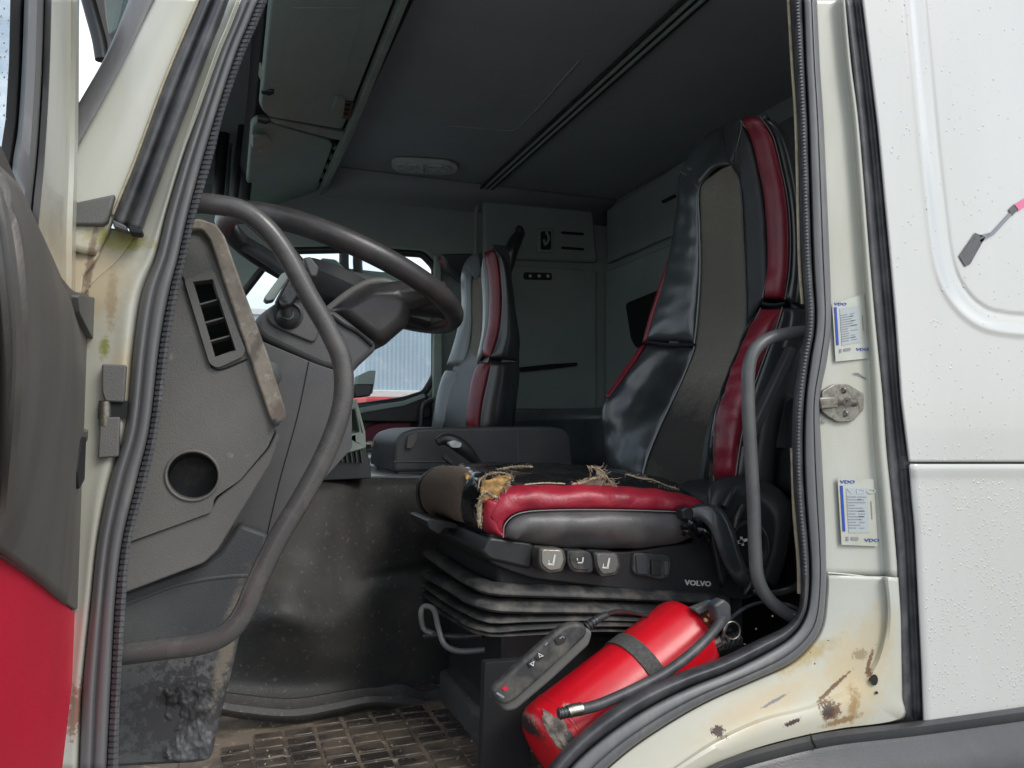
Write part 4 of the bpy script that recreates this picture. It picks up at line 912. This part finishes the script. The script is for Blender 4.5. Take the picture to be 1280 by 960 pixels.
# top face (glossy worn leather)
patch('cushion_top', [([(566,582),(640,578),(720,582),(800,590),(870,604)], .70), ([(572,582),(640,583),(720,586),(800,594),(870,610)], .55), ([(585,588),(640,592),(720,593),(800,598),(870,616)], .40), ([(598,600),(645,606),(700,606),(760,608),(830,614),(882,628)], .30)], 'gloss', ds, puff=.004, wr=.006, nu=24, nv=80, wrs=26)
patch('cushion_red_band', [([(604,618),(628,607),(660,605),(700,605),(760,606),(830,612),(862,619),(886,630)], .285), ([(612,645),(630,626),(662,620),(700,620),(770,621),(835,626),(862,630),(886,637)], .256), ([(628,672),(632,652),(652,640),(700,637),(775,637),(840,639),(866,641),(886,643)], .252)], 'redw', ds, puff=.006, wr=.004, nu=20, nv=90, wrs=24, seam=.003)
patch('cushion_red_band', [([(604,616),(601,632),(600,650),(606,664),(622,672)], .29), ([(609,622),(608,638),(609,652),(614,662),(626,670)], .265), ([(622,628),(622,642),(622,655),(624,664),(630,672)], .253)], 'redw', ds, puff=.003, nu=12, nv=24, seam=.002)
patch('cushion_side', [([(630,672),(633,655),(652,642),(700,638),(775,638),(840,640),(866,642),(880,646)], .252), ([(645,676),(652,664),(670,658),(710,660),(775,662),(840,660),(862,658),(878,656)], .244), ([(632,674),(660,680),(690,684),(720,686),(775,687),(830,683),(856,676),(876,668)], .272)], 'leathers', ds, puff=.010, wr=.004, nu=22, nv=90, wrs=16)
seam_line([(629,672),(632,654),(652,641),(700,637.5),(775,637.5),(840,639.5),(866,641)], .246, 'stitch', .0012)
# fabric roll at the front + black corner
patch('front_fabric_roll', [([(556,583),(540,588),(526,600),(523,616),(528,634),(540,646)], [.70,.70,.70,.70,.70,.70]), ([(575,584),(560,588),(548,602),(545,620),(549,637),(560,648)], .55), ([(598,588),(588,592),(578,608),(575,625),(575,642),(580,655)], .385)], 'fabricb', ds, puff=.006, nu=26, nv=40, seam=.004)
patch('front_black_corner', [([(600,588),(588,593),(579,608),(576,625),(576,642),(582,657)], .385), ([(612,592),(600,598),(592,612),(588,630),(589,648),(596,662)], .335), ([(626,604),(612,608),(604,620),(601,636),(600,652),(608,668)], .29)], 'gloss', ds, puff=.006, nu=14, nv=40)
seam_line([(556,583),(540,588),(526,600),(522,616),(526,634),(538,646)], .70, 'black', .005)
# torn foam with frayed cloth edge
patch('exposed_foam', [(crs([(602,600),(622,595),(640,593)], 6).tolist(), .30), (crs([(600,612),(618,610),(636,606)], 6).tolist(), .272), (crs([(602,622),(612,622),(626,618)], 6).tolist(), .262)], 'foam', ds, nu=16, nv=16, wr=.008, wrs=70, puff=.003, seam=.0)
patch('exposed_foam', [(crs([(580,592),(590,589),(600,588)], 5).tolist(), .40), (crs([(582,598),(590,596),(598,594)], 5).tolist(), .37)], 'foam', ds, nu=8, nv=12, wr=.005, wrs=80, seam=.0)
fr = []
r4 = random.Random(4)
def strand(px, py, Y, L_, a, jit=.5):
    pts = [(px, py)]; 
    for k in range(4): a += r4.uniform(-jit, jit); pts.append((pts[-1][0]+L_/4*math.cos(a), pts[-1][1]+L_/4*math.sin(a)))
    return tubeVF(smooth_line([P(x, y, Y-.002*k) for k, (x, y) in enumerate(pts)], 10), r4.uniform(.0003, .0006), 4)
edge1 = crs([(600,660),(598,640),(602,622),(610,616),(622,622),(630,612),(636,603),(641,597),(632,592),(615,592),(604,598)], 60)
for q in edge1:
    for _ in range(3): fr.append(strand(q[0]+r4.uniform(-1, 1), q[1]+r4.uniform(-1, 1), .262, r4.uniform(2, 6), r4.uniform(0, 6.28), 1.2))
for q in crs([(618,588),(640,584),(660,582)], 24): 
    for _ in range(2): fr.append(strand(q[0], q[1]+r4.uniform(-1, 1), .42, r4.uniform(3, 7), r4.uniform(-.5, .5), .8))
for q in crs([(718,606),(735,600),(750,600),(765,605)], 24):
    for _ in range(2): fr.append(strand(q[0]+r4.uniform(-2, 2), q[1]+r4.uniform(-1, 1), .285, r4.uniform(3, 8), r4.uniform(-3.3, .2), .9))
for q in crs([(735,583),(748,586),(756,596),(770,606)], 20):
    for _ in range(3): fr.append(strand(q[0]+r4.uniform(-2, 2), q[1]+r4.uniform(-2, 2), .28, r4.uniform(4, 14), r4.uniform(.2, 1.4), .9))
for q in crs([(782,592),(805,597),(825,605),(845,612)], 24):
    for _ in range(2): fr.append(strand(q[0], q[1]+r4.uniform(-1, 1), .31, r4.uniform(2, 7), r4.uniform(-.6, 1.2), .9))
o = multi('frayed_threads', fr, 'thread', ds, smooth=False); o['kind'] = 'stuff'
def ragged(pl, s): 
    return [(a+r4.uniform(-s, s), b+r4.uniform(-s, s)) for a, b in crs(pl, 40, True)]
quads('torn_cloth', [ragged([(722,603),(740,597),(757,598),(768,604),(760,608),(738,608)], 1.6), ragged([(750,588),(758,594),(764,604),(757,604),(750,597),(745,590)], 1.4)], .292, 'thread', ds)
quads('torn_cloth', [ragged([(600,658),(597,640),(600,620),(606,614),(604,630),(603,650)], 1.5)], .27, 'thread', ds)
def flap(pl, Y, wd, name='torn_cloth', amp=.5, nv=46, curl=.004):
    Yl = Y if isinstance(Y, (list, tuple)) else [Y]*len(pl)
    c = smooth_line([P(a, b, y) for (a, b), y in zip(pl, Yl)], nv); t = np.gradient(c, axis=0); t /= np.linalg.norm(t, axis=1, keepdims=True)
    d = np.cross(t, [0, 1.0, 0]); G = []
    for i in range(nv):
        w0 = wd*(.25+1.3*abs(noise.noise(Vector((i*.37, wd*900, 2)))))*min(1, i/3, (nv-1-i)/3)+.0003; w1 = wd*(.2+1.5*abs(noise.noise(Vector((i*.51, wd*500, 7)))))*min(1, i/3, (nv-1-i)/3)+.0003
        lift = curl*(.3+abs(noise.noise(Vector((i*.23, 4, 1)))))
        G.append([c[i]-d[i]*w0+np.array([0, 0, 0]), c[i]-d[i]*w0*.4+np.array([0, -lift, 0]), c[i]+d[i]*w1*.3+np.array([0, -lift*.8, 0]), c[i]+d[i]*w1+np.array([0, -lift*.2, lift*.5])])
    return surf(name, np.array(G), 'thread', ds, solid=.0008)
flap([(598,660),(597,640),(600,624),(607,615),(616,620),(624,622),(632,615),(635,604),(641,597)], .262, .0032)
flap([(641,597),(632,592),(618,591),(606,595),(599,602),(597,614)], .285, .0030)
flap([(618,588),(634,585),(650,583),(666,584)], .43, .0022)
flap([(714,606),(730,603),(742,598),(756,598),(768,606)], .282, .0036)
flap([(738,584),(748,586),(756,593),(762,602),(771,612)], .277, .0022)
flap([(782,593),(800,598),(815,600),(832,607),(848,612)], .305, .0016)
flap([(655,606),(680,604),(706,605)], .283, .0010)
# front release lever
prism('front_lever', rrect([(533,651),(540,649),(566,653),(578,658),(574,661),(556,660),(549,668),(537,661)], 2), .45, .60, 'black', ds, .005)
# --- seat side trim with switches
YS = .262
prism('side_trim', rrect([(612,664),(640,672),(672,684),(780,690),(870,678),(905,650),(960,640),(985,690),(960,735),(935,750),(905,748),(760,735),(668,724),(640,715),(612,704)], 8), YS+.008, .62, 'black', ds, .008, seg=3)
prism('front_trim', rrect([(612,671),(664,678),(669,684),(664,712),(612,700),(602,690)], 5), YS-.004, .5, 'black', ds, .006)
lever_defs = (([(674,685),(705,686),(709,700),(703,716),(685,718),(674,708)], .225, 'lens'), ([(709,688),(737,689),(745,702),(741,717),(716,716),(709,704)], .235, 'blackd'), ([(742,690),(772,691),(777,704),(772,720),(752,723),(744,710)], .228, 'dash'))
for k, (pl, yy, mm) in enumerate(lever_defs):
    lv = prism('adjust_paddle', rrect(pl, 5), yy, YS+.02, 'blackd', ds, .004, seg=3)
    q = [(a*.8+sum(p[0] for p in pl)/len(pl)*.2, b*.8+sum(p[1] for p in pl)/len(pl)*.2-1.5) for a, b in pl]
    prism('paddle_face', rrect(q, 4), yy-.0022, yy+.003, mm if k != 0 else 'chrome', lv, .0012)
    cx_, cy_ = sum(p[0] for p in pl)/6, sum(p[1] for p in pl)/6-1
    o = quads('seat_symbol', [[(cx_+1,cy_-8),(cx_+3,cy_-7.5),(cx_+1,cy_+4),(cx_-1.5,cy_+4)], [(cx_-7,cy_+3),(cx_+1,cy_+3.5),(cx_+1,cy_+5.5),(cx_-7,cy_+5)], [(cx_-6,cy_-1),(cx_-5,cy_-1),(cx_-5,cy_+3),(cx_-6,cy_+3)]] if k != 1 else [[(cx_+2,cy_-5),(cx_+3.5,cy_-5),(cx_+3,cy_+1),(cx_+1.5,cy_+1)], [(cx_-4,cy_+1),(cx_+2,cy_+1),(cx_+2,cy_+2.4),(cx_-4,cy_+2.4)], [(cx_-5,cy_-4),(cx_-3.8,cy_-4),(cx_-3.8,cy_-1),(cx_-5,cy_-1)]], yy-.0032, 'white', lv, .0005)
    o['kind'] = 'stuff' if False else 'part'; del o['kind']
prism('switch_housing', rrect([(793,691),(836,693),(840,700),(837,722),(828,725),(797,720),(791,714)], 4), YS-.002, YS+.012, 'blackd', ds, .003)
prism('blank_switch', rrect([(795,694),(810,695),(810,719),(797,718)], 2), YS-.006, YS, 'dashd', ds, .002)
prism('rocker_switch', rrect([(815,700),(827,701),(827,720),(815,719)], 1.5), YS-.010, YS, 'black', ds, .002)
prism('small_switch', rrect([(831,702),(836,702),(836,719),(831,719)], 1.5), YS-.006, YS, 'dashd', ds, .0015)
text('lettering', 'VOLVO', 856, 731, YS+.0068, 6.2, 'white', ds, bold=.035, stretch=1.12, ang=.06)
# recliner cover
patch('recliner_cover', [([(884,628),(888,606),(908,596),(945,598),(975,612),(992,640),(986,690),(970,735)], [.25,.25,.25,.26,.28,.30,.30,.30]), ([(884,640),(895,622),(915,612),(945,615),(968,630),(976,650),(972,690),(958,730)], .225), ([(888,660),(905,650),(920,640),(940,640),(955,650),(960,670),(955,700),(940,735)], .215), ([(905,735),(905,730),(910,720),(915,715),(920,715),(925,720),(930,735),(930,745)], .22)], 'black', ds, nu=30, nv=50, seam=0, sharpu=False)
prism('recliner_core', rrect([(880,640),(900,606),(950,602),(984,630),(985,700),(940,745),(900,700)], 15), .262, .42, 'black', ds, .02, seg=3)
tube('recliner_knob', [P(a, b, .207) for a, b in circle(934, 683, 24, 30, 36)], .006, 'black', ds, closed=True, n=8)
quads('recliner_symbol', [[(923,678),(926,673),(930,677),(928,681)], [(922,676),(934,673),(935,676),(923,680)], [(925,671),(928,671),(930,682),(927,682)]], .203, 'white', ds, .0005)
ptube('tilt_bar', [(905,634,.20),(912,620,.205),(918,610,.215)], .007, 'black', ds, 10)
ptube('tilt_bar', [(918,660,.20),(922,645,.2),(928,632,.205)], .006, 'black', ds, 10)
for i in range(9):
    r7 = random.Random(i+50)
    a, b = 862+r7.uniform(-10, 20), 655+r7.uniform(-10, 14)
    ptube('crumpled_liner', [(a,b,.225),(a+r7.uniform(3,8),b-r7.uniform(0,6),.21),(a+r7.uniform(8,16),b+r7.uniform(0,7),.22),(a+r7.uniform(10,18),b+10,.23)], r7.uniform(.003,.007), 'gloss', ds, 14, n=8)
# belt strap over the corner
bs = thing('seat_belt', 'black seat belt webbing draped over the rear corner of the driver cushion', 'seat belt', P(890, 660, .2))
def ribbon(name, l0, l1, Y, m, parent, nv=50, th=.003):
    a = smooth_line([P(x, y, q) for (x, y), q in zip(l0, Y)], nv); b = smooth_line([P(x, y, q) for (x, y), q in zip(l1, Y)], nv)
    return surf(name, np.stack([a, a*.67+b*.33+np.array([0, -.002, 0]), a*.33+b*.67+np.array([0, -.002, 0]), b]), m, parent, solid=th)
ribbon('webbing', [(858,636),(876,629),(894,632),(908,644),(918,664),(926,690),(936,714),(950,732)], [(860,652),(872,650),(884,657),(893,672),(900,692),(909,712),(921,730),(938,744)], [.225,.21,.195,.188,.186,.19,.205,.25], 'leather', bs)
ribbon('webbing', [(940,735),(960,738),(985,733),(1003,722)], [(940,744),(962,747),(987,742),(1006,732)], [.22,.2,.18,.14], 'black', bs)
prism('belt_anchor', rrect([(852,637),(860,633),(868,638),(866,652),(855,650)], 3), .215, .24, 'black', bs, .004)

# --- bellows and base of the seat
sb = []
def fold(yf, yc, yr, m='blackd', rz=.009, w=.028):
    ynear = .268
    pts = [P(538, yf, .72), P(560, yf+.42*(yc-yf)-3, .56), P(582, yf+.72*(yc-yf)-2, .42), P(598, yf+.9*(yc-yf), .32), P(606, yc-1, ynear+.014), P(618, yc+1, ynear), P(660, yc+.35*(yr-yc)+1, ynear), P(760, yr, ynear), P(905, yr+7, ynear)]
    pts = [p+np.array([0, 0, random.uniform(-.0018, .0018)]) for p in pts]
    tube('bellows_fold', smooth_line(pts, 90), w, m, ds, n=16, r2=rz, up=np.array([0, 0, 1.0]))
fold(690, 734, 741, rz=.010, w=.022); fold(716, 753, 758, rz=.0105, w=.029); fold(730, 770, 768, rz=.0065, w=.026); fold(741, 782, 777, rz=.0065, w=.029); fold(749, 790, 785, rz=.0055, w=.025)
prism('bellows_core', [(622,705),(930,735),(930,800),(622,796)], .285, .70, 'void', ds, .01)
prism('seat_foot', rrect([(628,790),(930,796),(930,870),(700,1010),(628,1010)], 6), .30, .66, 'black', ds, .01)
prism('seat_foot_plate', rrect([(606,828),(660,825),(664,960),(600,1000)], 4), .22, .24, 'void', ds, .006)
ptube('height_lever', [(542,792,.40),(530,786,.42),(526,768,.42),(530,758,.42),(542,762,.40),(548,785,.36),(556,806,.34),(575,814,.32),(606,812,.30)], .0055, 'tubed', ds, 60, n=10)
ptube('height_lever', [(530,795,.44),(545,794,.42),(575,796,.36),(604,794,.32)], .006, 'black', ds, 24, n=10)
prism('floor_rail', [(606,900),(660,880),(680,1010),(606,1010)], .30, .62, 'tunnel', ds, .01)

# --- passenger seat
ps = thing('passenger_seat', 'passenger seat backrest with grey leather, fabric centre and red bolster at the far side', 'seat', (.9, 1.65, 1.06))
q0 = [(602,314),(586,322),(577,342),(577,380),(572,410),(564,438),(557,455)]
q1 = [(602,326),(594,336),(590,352),(590,385),(590,410),(587,438),(584,458)]
q2 = [(600,344),(603,352),(605,372),(605,395),(604,418),(600,440),(595,458)]
q3 = [(604,316),(609,332),(612,352),(613,378),(611,408),(606,430),(601,443)]
q4 = [(617,311),(622,325),(625,350),(626,380),(623,412),(617,434),(611,447)]
q5 = [(622,311),(634,326),(641,350),(646,390),(651,425),(650,440),(650,452)]
patch('side_leather', [(q0, 1.86), (mixl(q0, q1, .5), 1.80), (q1, 1.76)], 'leatherg', ps, puff=.012, nu=16, nv=40)
patch('side_leather', [(q2, 1.60), (mixl(q2, q3, .5), 1.57), (q3, 1.54)], 'leatherg', ps, puff=.012, nu=12, nv=40)
patch('headrest', [([(600,314),(590,319),(582,330)], 1.80), ([(602,326),(596,333),(590,344)], 1.74), ([(603,342),(600,343),(595,350)], 1.68)], 'leatherg', ps, puff=.01, nu=12, nv=12)
q1a = [(592,348)]+q1[2:]+[(583,467),(579,490),(573,512),(568,536)]
q2a = [(601,345)]+q2[2:]+[(594,462),(591,478),(587,500),(582,536)]
patch('fabric_centre', [(q1a, 1.76), (mixl([(a, b) for a, b in q1a], [(a, b) for a, b in q2a], .5), 1.69), (q2a, 1.62)], 'fabric', ps, puff=.006, nu=14, nv=60)
patch('red_bolster', [(q3, 1.54), (mixl(q3, q4, .5), 1.50), (q4, 1.47)], 'red', ps, puff=.014, nu=14, nv=40)
patch('backrest_side', [(q4, 1.47), (mixl(q4, q5, .5), 1.46), (q5, 1.48)], 'leather', ps, puff=.004, nu=10, nv=40)
p0 = [(556,462),(549,480),(543,505),(538,538)]; p1 = [(584,462),(580,482),(574,508),(568,538)]
patch('side_leather', [(p0, 1.88), (mixl(p0, p1, .5), 1.82), (p1, 1.76)], 'leatherg', ps, puff=.016, nu=16, nv=30)
p3 = [(601,452),(592,470),(586,500),(582,538)]; p4 = [(612,453),(608,475),(602,502),(597,538)]; p5 = [(650,452),(650,475),(647,500),(643,538)]
patch('red_bolster', [(p3, 1.54), (mixl(p3, p4, .5), 1.50), (p4, 1.46)], 'red', ps, puff=.016, nu=14, nv=30)
patch('backrest_side', [(p4, 1.46), (mixl(p4, p5, .5), 1.455), (p5, 1.48)], 'leather', ps, puff=.004, nu=10, nv=40)
seam_line(q3, 1.525, 'stitch', .002, ps); seam_line(p3, 1.525, 'stitch', .002, ps)
Vc = []
for (a, b), (c, d) in zip(q0+p0, q4+p4):
    p, q = P(a+3, b+6, 1.84), P(c-8, d+6, 1.50); z = (p[2]+q[2])/2; xm = 0
    p = np.array([p[0]+.02, p[1], z]); q = np.array([q[0]+.02, q[1], z])
    Vc.append([p, q, q+np.array([.05, 0, 0]), p+np.array([.06, 0, 0]), p])
surf('back_shell', np.array(Vc), 'black', ps, face=None)
box('cushion', .45, .95, 1.42, 1.88, 1.50, 1.66, 'leatherg', ps, .04, 4)
box('seat_foot', .55, .9, 1.48, 1.82, 1.05, 1.50, 'black', ps, .01)

# --- storage box between the seats
cx_b = thing('storage_box', 'black storage box with a latch and seam between the two seats', 'storage box', (.8, 1.1, 1.5))
prism('box_lid', rrect([(492,578),(494,552),(502,541),(520,535),(555,534),(690,533),(706,536),(714,545),(718,590),(492,590)], 8), .98, 1.32, 'dashd', cx_b, .018, seg=4)
prism('box_base', [(494,586),(717,586),(717,640),(500,640)], .985, 1.30, 'black', cx_b, .01)
prism('latch', rrect([(510,546),(521,540),(522,548),(516,560),(508,561)], 2), .965, .985, 'dash', cx_b, .004)
tube('lid_seam', [P(a, b, .978) for a, b in [(646,534),(647,560),(648,590)]], .0018, 'dash', cx_b, n=6)
tube('lid_seam', [P(a, b, .978) for a, b in [(492,577),(530,577),(560,577)]], .002, 'dash', cx_b, n=6)
pb = thing('parking_brake', 'black handled lever with a grey button beside the storage box', 'lever', P(575, 565, .88))
tube('grip', smooth_line([P(546,553,.86),P(556,549,.86),P(568,553,.86),P(582,563,.86),P(598,580,.86)], 24), [.008+.012*math.sin(PI*min(.9, (i+2)/26)) for i in range(24)], 'black', pb, n=16)
prism('button', rrect([(559,553),(568,550),(578,554),(576,560),(565,560)], 3), .835, .85, 'lens', pb, .003)
prism('lip', rrect([(553,572),(558,568),(568,577),(566,582)], 2), .85, .87, 'black', pb, .003)

# ================================================================== EXTINGUISHER
ex = thing('fire_extinguisher', 'red fire extinguisher lying beside the seat base with a black strap', 'fire extinguisher', P(681, 930, .13))
a0 = P(678, 941, .130); a1 = P(868, 788, .172); Lx = np.linalg.norm(a1-a0); R_ = .0745
prof = [(0, .040), (.002, .058), (.008, .067), (.018, R_-.002), (.03, R_)]+[(.03+(Lx-.075)*t, R_) for t in np.linspace(.05, 1, 14)]+[(Lx-.030, R_), (Lx-.020, R_*.985), (Lx-.011, R_*.93), (Lx-.004, R_*.82), (Lx+.001, R_*.62), (Lx+.003, R_*.3)]
lathe('cylinder', prof, a0, a1, 'exting', ex, n=64)
dx = (a1-a0)/Lx
lathe('weld_ring', [(.045, R_), (.047, R_+.0012), (.050, R_+.0012), (.052, R_)], a0, a1, 'exting', ex, n=64)
lathe('strap', [(Lx*.56, R_), (Lx*.56, R_+.0028), (Lx*.56+.030, R_+.0028), (Lx*.56+.030, R_)], a0, a1, 'strap', ex, n=64)
# worn patches near the foot
def oncyl(t, th, h):
    a = np.cross(dx, [0, 1.0, 0]); a /= np.linalg.norm(a); b = np.cross(a, dx); b /= np.linalg.norm(b)
    if b[1] > 0: b = -b
    return a0+dx*t+(R_+h)*(math.cos(th)*b+math.sin(th)*a)
for (tc_, thc, rt, rth, sd_, mm) in ((.022, .85, .012, .42, 3, 'scorch'), (.030, .35, .010, .22, 5, 'black'), (.018, .45, .010, .3, 8, 'scorch')):
    pl = blob(0, 0, 1, 1, 30, seed=sd_, j=.5); rr_ = 5; Vv = [oncyl(tc_, thc, .0009)]
    for k in range(1, rr_+1): Vv += [oncyl(max(.006, tc_+x*rt*k/rr_), thc+y*rth*k/rr_, .0009-(0.0035 if tc_+x*rt*k/rr_ < .014 else 0)) for x, y in pl]
    F = [(0, 1+j, 1+(j+1) % 30) for j in range(30)]+[(1+(k-1)*30+j, 1+k*30+j, 1+k*30+(j+1) % 30, 1+(k-1)*30+(j+1) % 30) for k in range(1, rr_) for j in range(30)]
    mesh('worn_patch', Vv, F, mm, ex, face=(0, -1, .3))
hose_ = ptube('hose', [(906,762,.10),(900,778,.075),(882,800,.055),(858,822,.045),(830,842,.040),(800,858,.038),(770,872,.036),(745,882,.036),(722,888,.038)], .0088, 'rubberd', ex, 60, n=14)
ptube('hose_ferrule', [(727,886,.038),(716,888,.038),(710,890,.038)], .0100, 'chrome', hose_, 8, n=14)
ptube('hose_nozzle', [(712,889,.038),(704,891,.038),(698,892,.038)], .0078, 'rubberd', hose_, 8, n=14)
for a, b in ((709, 890), (705, 891), (701, 892)): ptube('hose_nozzle_ring', [(a,b,.038),(a-1.4,b+.3,.038)], .0090, 'black', hose_, 3, n=14)
lathe('valve_body', [(0, .016), (.012, .016), (.014, .012), (.03, .012), (.034, .017), (.05, .016), (.052, .008)], a1, a1+dx*.1, 'brass', ex, n=20)
prism('valve_lever', rrect([(893,757),(905,749),(914,756),(915,775),(905,786),(897,778)], 3), .075, .10, 'rubberd', ex, .004)
prism('valve_lever_top', rrect([(868,762),(893,752),(897,757),(874,768)], 2), .11, .13, 'dash', ex, .003)
ptube('valve_outlet', [(880,800,.12),(890,806,.11),(902,800,.10)], .009, 'chrome', ex, 8)
ptube('blue_tag', [(887,762,.1),(889,756,.1),(886,752,.1)], .004, mat('tag_blue', (.03, .2, .4), .4), ex, 6)
tube('pull_ring', [P(a, b, .085) for a, b in circle(915, 788, 10, 11, 28)], .0016, 'chrome', ex, closed=True, n=8)
# coiled cable
pts = []
for i in range(200):
    t = i/199; c = P(893+30*t, 808-10*t, .11); pts.append(c+np.array([.003*math.cos(i*.9), .010*math.cos(i*.55), .010*math.sin(i*.55)]))
cc_ = thing('coiled_cable', 'black coiled cable with a loop beside the extinguisher valve', 'cable', P(905, 806, .11))
tube('coil', pts, .0026, 'black', cc_, n=8)
ptube('lead', [(918,800,.11),(905,806,.11),(905,790,.11),(915,772,.12),(935,758,.13),(960,752,.13),(985,756,.12),(1002,764,.08)], .0032, 'rubberd', cc_, 50, n=8)

# control handset
hs = thing('remote_control', 'grey and black wired seat control handset leaning on the red extinguisher', 'remote control', P(675, 835, .05))
prism('handset_back', rrect([(616,872),(632,890),(645,888),(690,850),(737,806),(741,790),(733,784),(700,790)], 5), .035, .062, 'dash', hs, .006, seg=3)
prism('handset_face', rrect([(613,864),(640,838),(702,784),(716,779),(729,779),(735,786),(733,796),(690,836),(645,876),(631,883),(620,877)], 6), .018, .036, 'blackd', hs, .006, seg=3)
prism('button_up', rrect([(668,822),(676,815),(681,820),(674,827)], 2), .0155, .02, 'black', hs, .001)
prism('button_down', rrect([(659,830),(666,824),(670,829),(663,836)], 2), .0155, .02, 'black', hs, .001)
prism('power_button', rrect([(693,800),(703,792),(709,796),(706,804),(697,807)], 3), .0155, .02, 'black', hs, .001)
for x, y, d in ((676, 819, -1), (666, 829, 1)):
    quads('arrow_symbol', [[(x-3,y-3),(x+4,y+1),(x-2,y+3)] if d < 0 else [(x+2,y-3),(x+1,y+4),(x-4,y+1)]], .0148, 'white', hs, .0005)
    quads('arrow_symbol_inner', [[(x-1.5,y-1.2),(x+1.6,y+.7),(x-1,y+1.5)] if d < 0 else [(x+.8,y-1.2),(x+.4,y+1.8),(x-1.8,y+.6)]], .0142, 'black', hs, .0005)
quads('printed_mark', [[(699,798),(704,794),(705,795),(700,799)], [(704,794),(706,797),(705,798),(703,795)], [(681,806),(684,803),(685,804),(682,807)]], .0148, 'ink', hs, .0005)
quads('printed_mark', [[(627,860),(632,857),(636,861),(631,864)]], .0172, 'doorr', hs, .0005)
quads('printed_mark', [[(620,867),(622,865),(631,871),(629,873)]], .0172, 'ink', hs, .0005)
parts = []
cd = crs([P(733,784,.045), P(742,777,.045), P(750,772,.05), P(757,769,.055)], 18)
for i in range(0, 17, 2): parts.append(tubeVF([cd[i], cd[i+1]], .0085-.0002*i, 12))
parts.append(tubeVF(cd, .0062, 12)); multi('strain_relief', parts, 'black', hs)
ptube('cord', [(756,769,.055),(770,764,.10),(790,766,.16),(820,772,.18)], .0035, 'black', hs, 20, n=8)

# ================================================================== DRIVER DOOR (swung open, at the left)
dd = thing('driver_door', 'open driver door edge with grey trim, red lower panel and rain-specked glass', 'door', (-.17, -.02, 1.0))
def D(a, b, X=-.17): return PX(a, b, X)
def dplate(name, poly, m, X0, X1, bevel=.004, parent=dd, seg=2, holes=()):
    d = X1-X0; return plate(name, poly, holes, m, parent, lambda a, b: PX(a, b, X0), lambda a, b: PX(a, b, X0)+np.array([d, 0, 0]), bevel, seg=seg)
# frame post (white) with dark glazing seal; lofted strips
def dl(l, X):
    Xs = X if isinstance(X, list) else [X]*len(l)
    return smooth_line([PX(a, b, x) for (a, b), x in zip(l, Xs)], 40)
F0 = [(64,-8),(61,100),(56,200),(48,290),(50,380),(56,400)]; F1 = [(98,-8),(98,100),(97,200),(95,290),(94,372),(94,400)]
surf('window_post', np.array([dl(mixl(F0, F1, t), x) for t, x in ((-.03, -.19), (.0, -.172), (.4, -.168), (.75, -.168), (.9, -.163), (1.0, -.166), (1.03, -.19))]), 'frame', dd, solid=.003)
S0 = [(31,-8),(28,80),(23,160),(16,210),(20,260)]; S1 = [(66,-8),(63,100),(57,200),(49,290),(50,330)]
surf('glazing_seal', np.array([dl(mixl(S0, S1, t), x) for t, x in ((-.05, -.20), (.0, -.185), (.15, -.178), (.45, -.172), (.6, -.172), (.7, -.18), (.75, -.176), (.95, -.17), (1.05, -.18))]), 'rubber', dd, solid=.003)
dplate('door_glass', [(-60,-30),(34,-30),(30,80),(25,160),(10,240),(-60,260)], 'glass', -.200, -.204, 0)
dplate('glass_channel', [(26,-10),(34,-10),(31,80),(26,160),(19,215),(12,205),(20,150),(24,80)], 'void', -.190, -.199, .001)
parts = []; r8 = random.Random(8)
for i in range(160):
    a = r8.uniform(-20, 28); b = r8.uniform(-5, 205)
    p = PX(a, b, -.199); s = r8.uniform(.0004, .0014); parts.append(tubeVF([p, p+np.array([s*.7, 0, 0])], s, 6))
o = multi('rain_drops', parts, 'drop', dd); o['kind'] = 'stuff'
# padded trim
t_l = [(-60,90),(-60,200),(-60,330),(-60,470),(-60,600),(-60,660)]
tr_o = [(-20,150),(2,182),(20,222),(50,290),(74,342),(92,364),(124,370),(127,392),(126,440),(123,520),(119,560),(112,640),(106,700),(97,764)]
low = [(97,765),(76,748),(50,728),(20,706),(0,693),(-60,668)]
dplate('door_trim', rrect(tr_o+low[1:]+[(-60,100)], 6, 4), 'doort', -.155, -.185, .014, seg=5)
# sculpted armrest hollow of the trim
cols = []
patchG = []
ls = [([(-60,150),(-60,260),(-60,380),(-60,520),(-60,660)], [-.152,-.18,-.22,-.22,-.156]), ([(-40,180),(-30,250),(-24,370),(-22,500),(-26,676)], [-.145,-.16,-.19,-.18,-.152]), ([(-20,190),(2,260),(14,360),(16,480),(0,688)], [-.14,-.124,-.116,-.12,-.150]), ([(8,215),(34,300),(50,400),(54,520),(42,718)], [-.145,-.126,-.124,-.128,-.152]), ([(20,226),(62,330),(90,420),(92,540),(78,750)], [-.15,-.144,-.142,-.144,-.154]), ([(24,230),(76,345),(104,420),(108,540),(92,761)], -.158)]
A = np.array([dl(l, x) for l, x in ls]); G = np.stack([crs(A[:, j], 30) for j in range(40)])
surf('armrest_pad', G, 'doort', dd, solid=.01)
dplate('trim_slot', rrect([(103,550),(108,545),(106,600),(99,612),(97,590)], 2), 'void', -.148, -.156, .001)
dplate('hinge_cover', rrect([(98,368),(120,372),(127,385),(126,440),(112,415),(100,392)], 4), 'dash', -.148, -.158, .004)
dplate('check_strap_guide', rrect([(127,440),(133,444),(134,475),(139,498),(125,497)], 3), 'dash', -.150, -.160, .003)
dplate('check_strap_guide', rrect([(110,536),(121,533),(122,575),(116,586),(110,580)], 3), 'dash', -.150, -.160, .003)
dplate('red_panel', rrect([(-60,668),(0,690),(22,706),(50,730),(76,752),(96,767),(93,830),(85,900),(75,985),(-60,985)], 3, 4), 'doorr', -.158, -.18, .006, seg=3)
dplate('door_edge', [(96,762),(106,700),(112,640),(114,640),(108,720),(98,800),(90,880),(80,985),(60,985)], 'frame', -.176, -.19, .002)
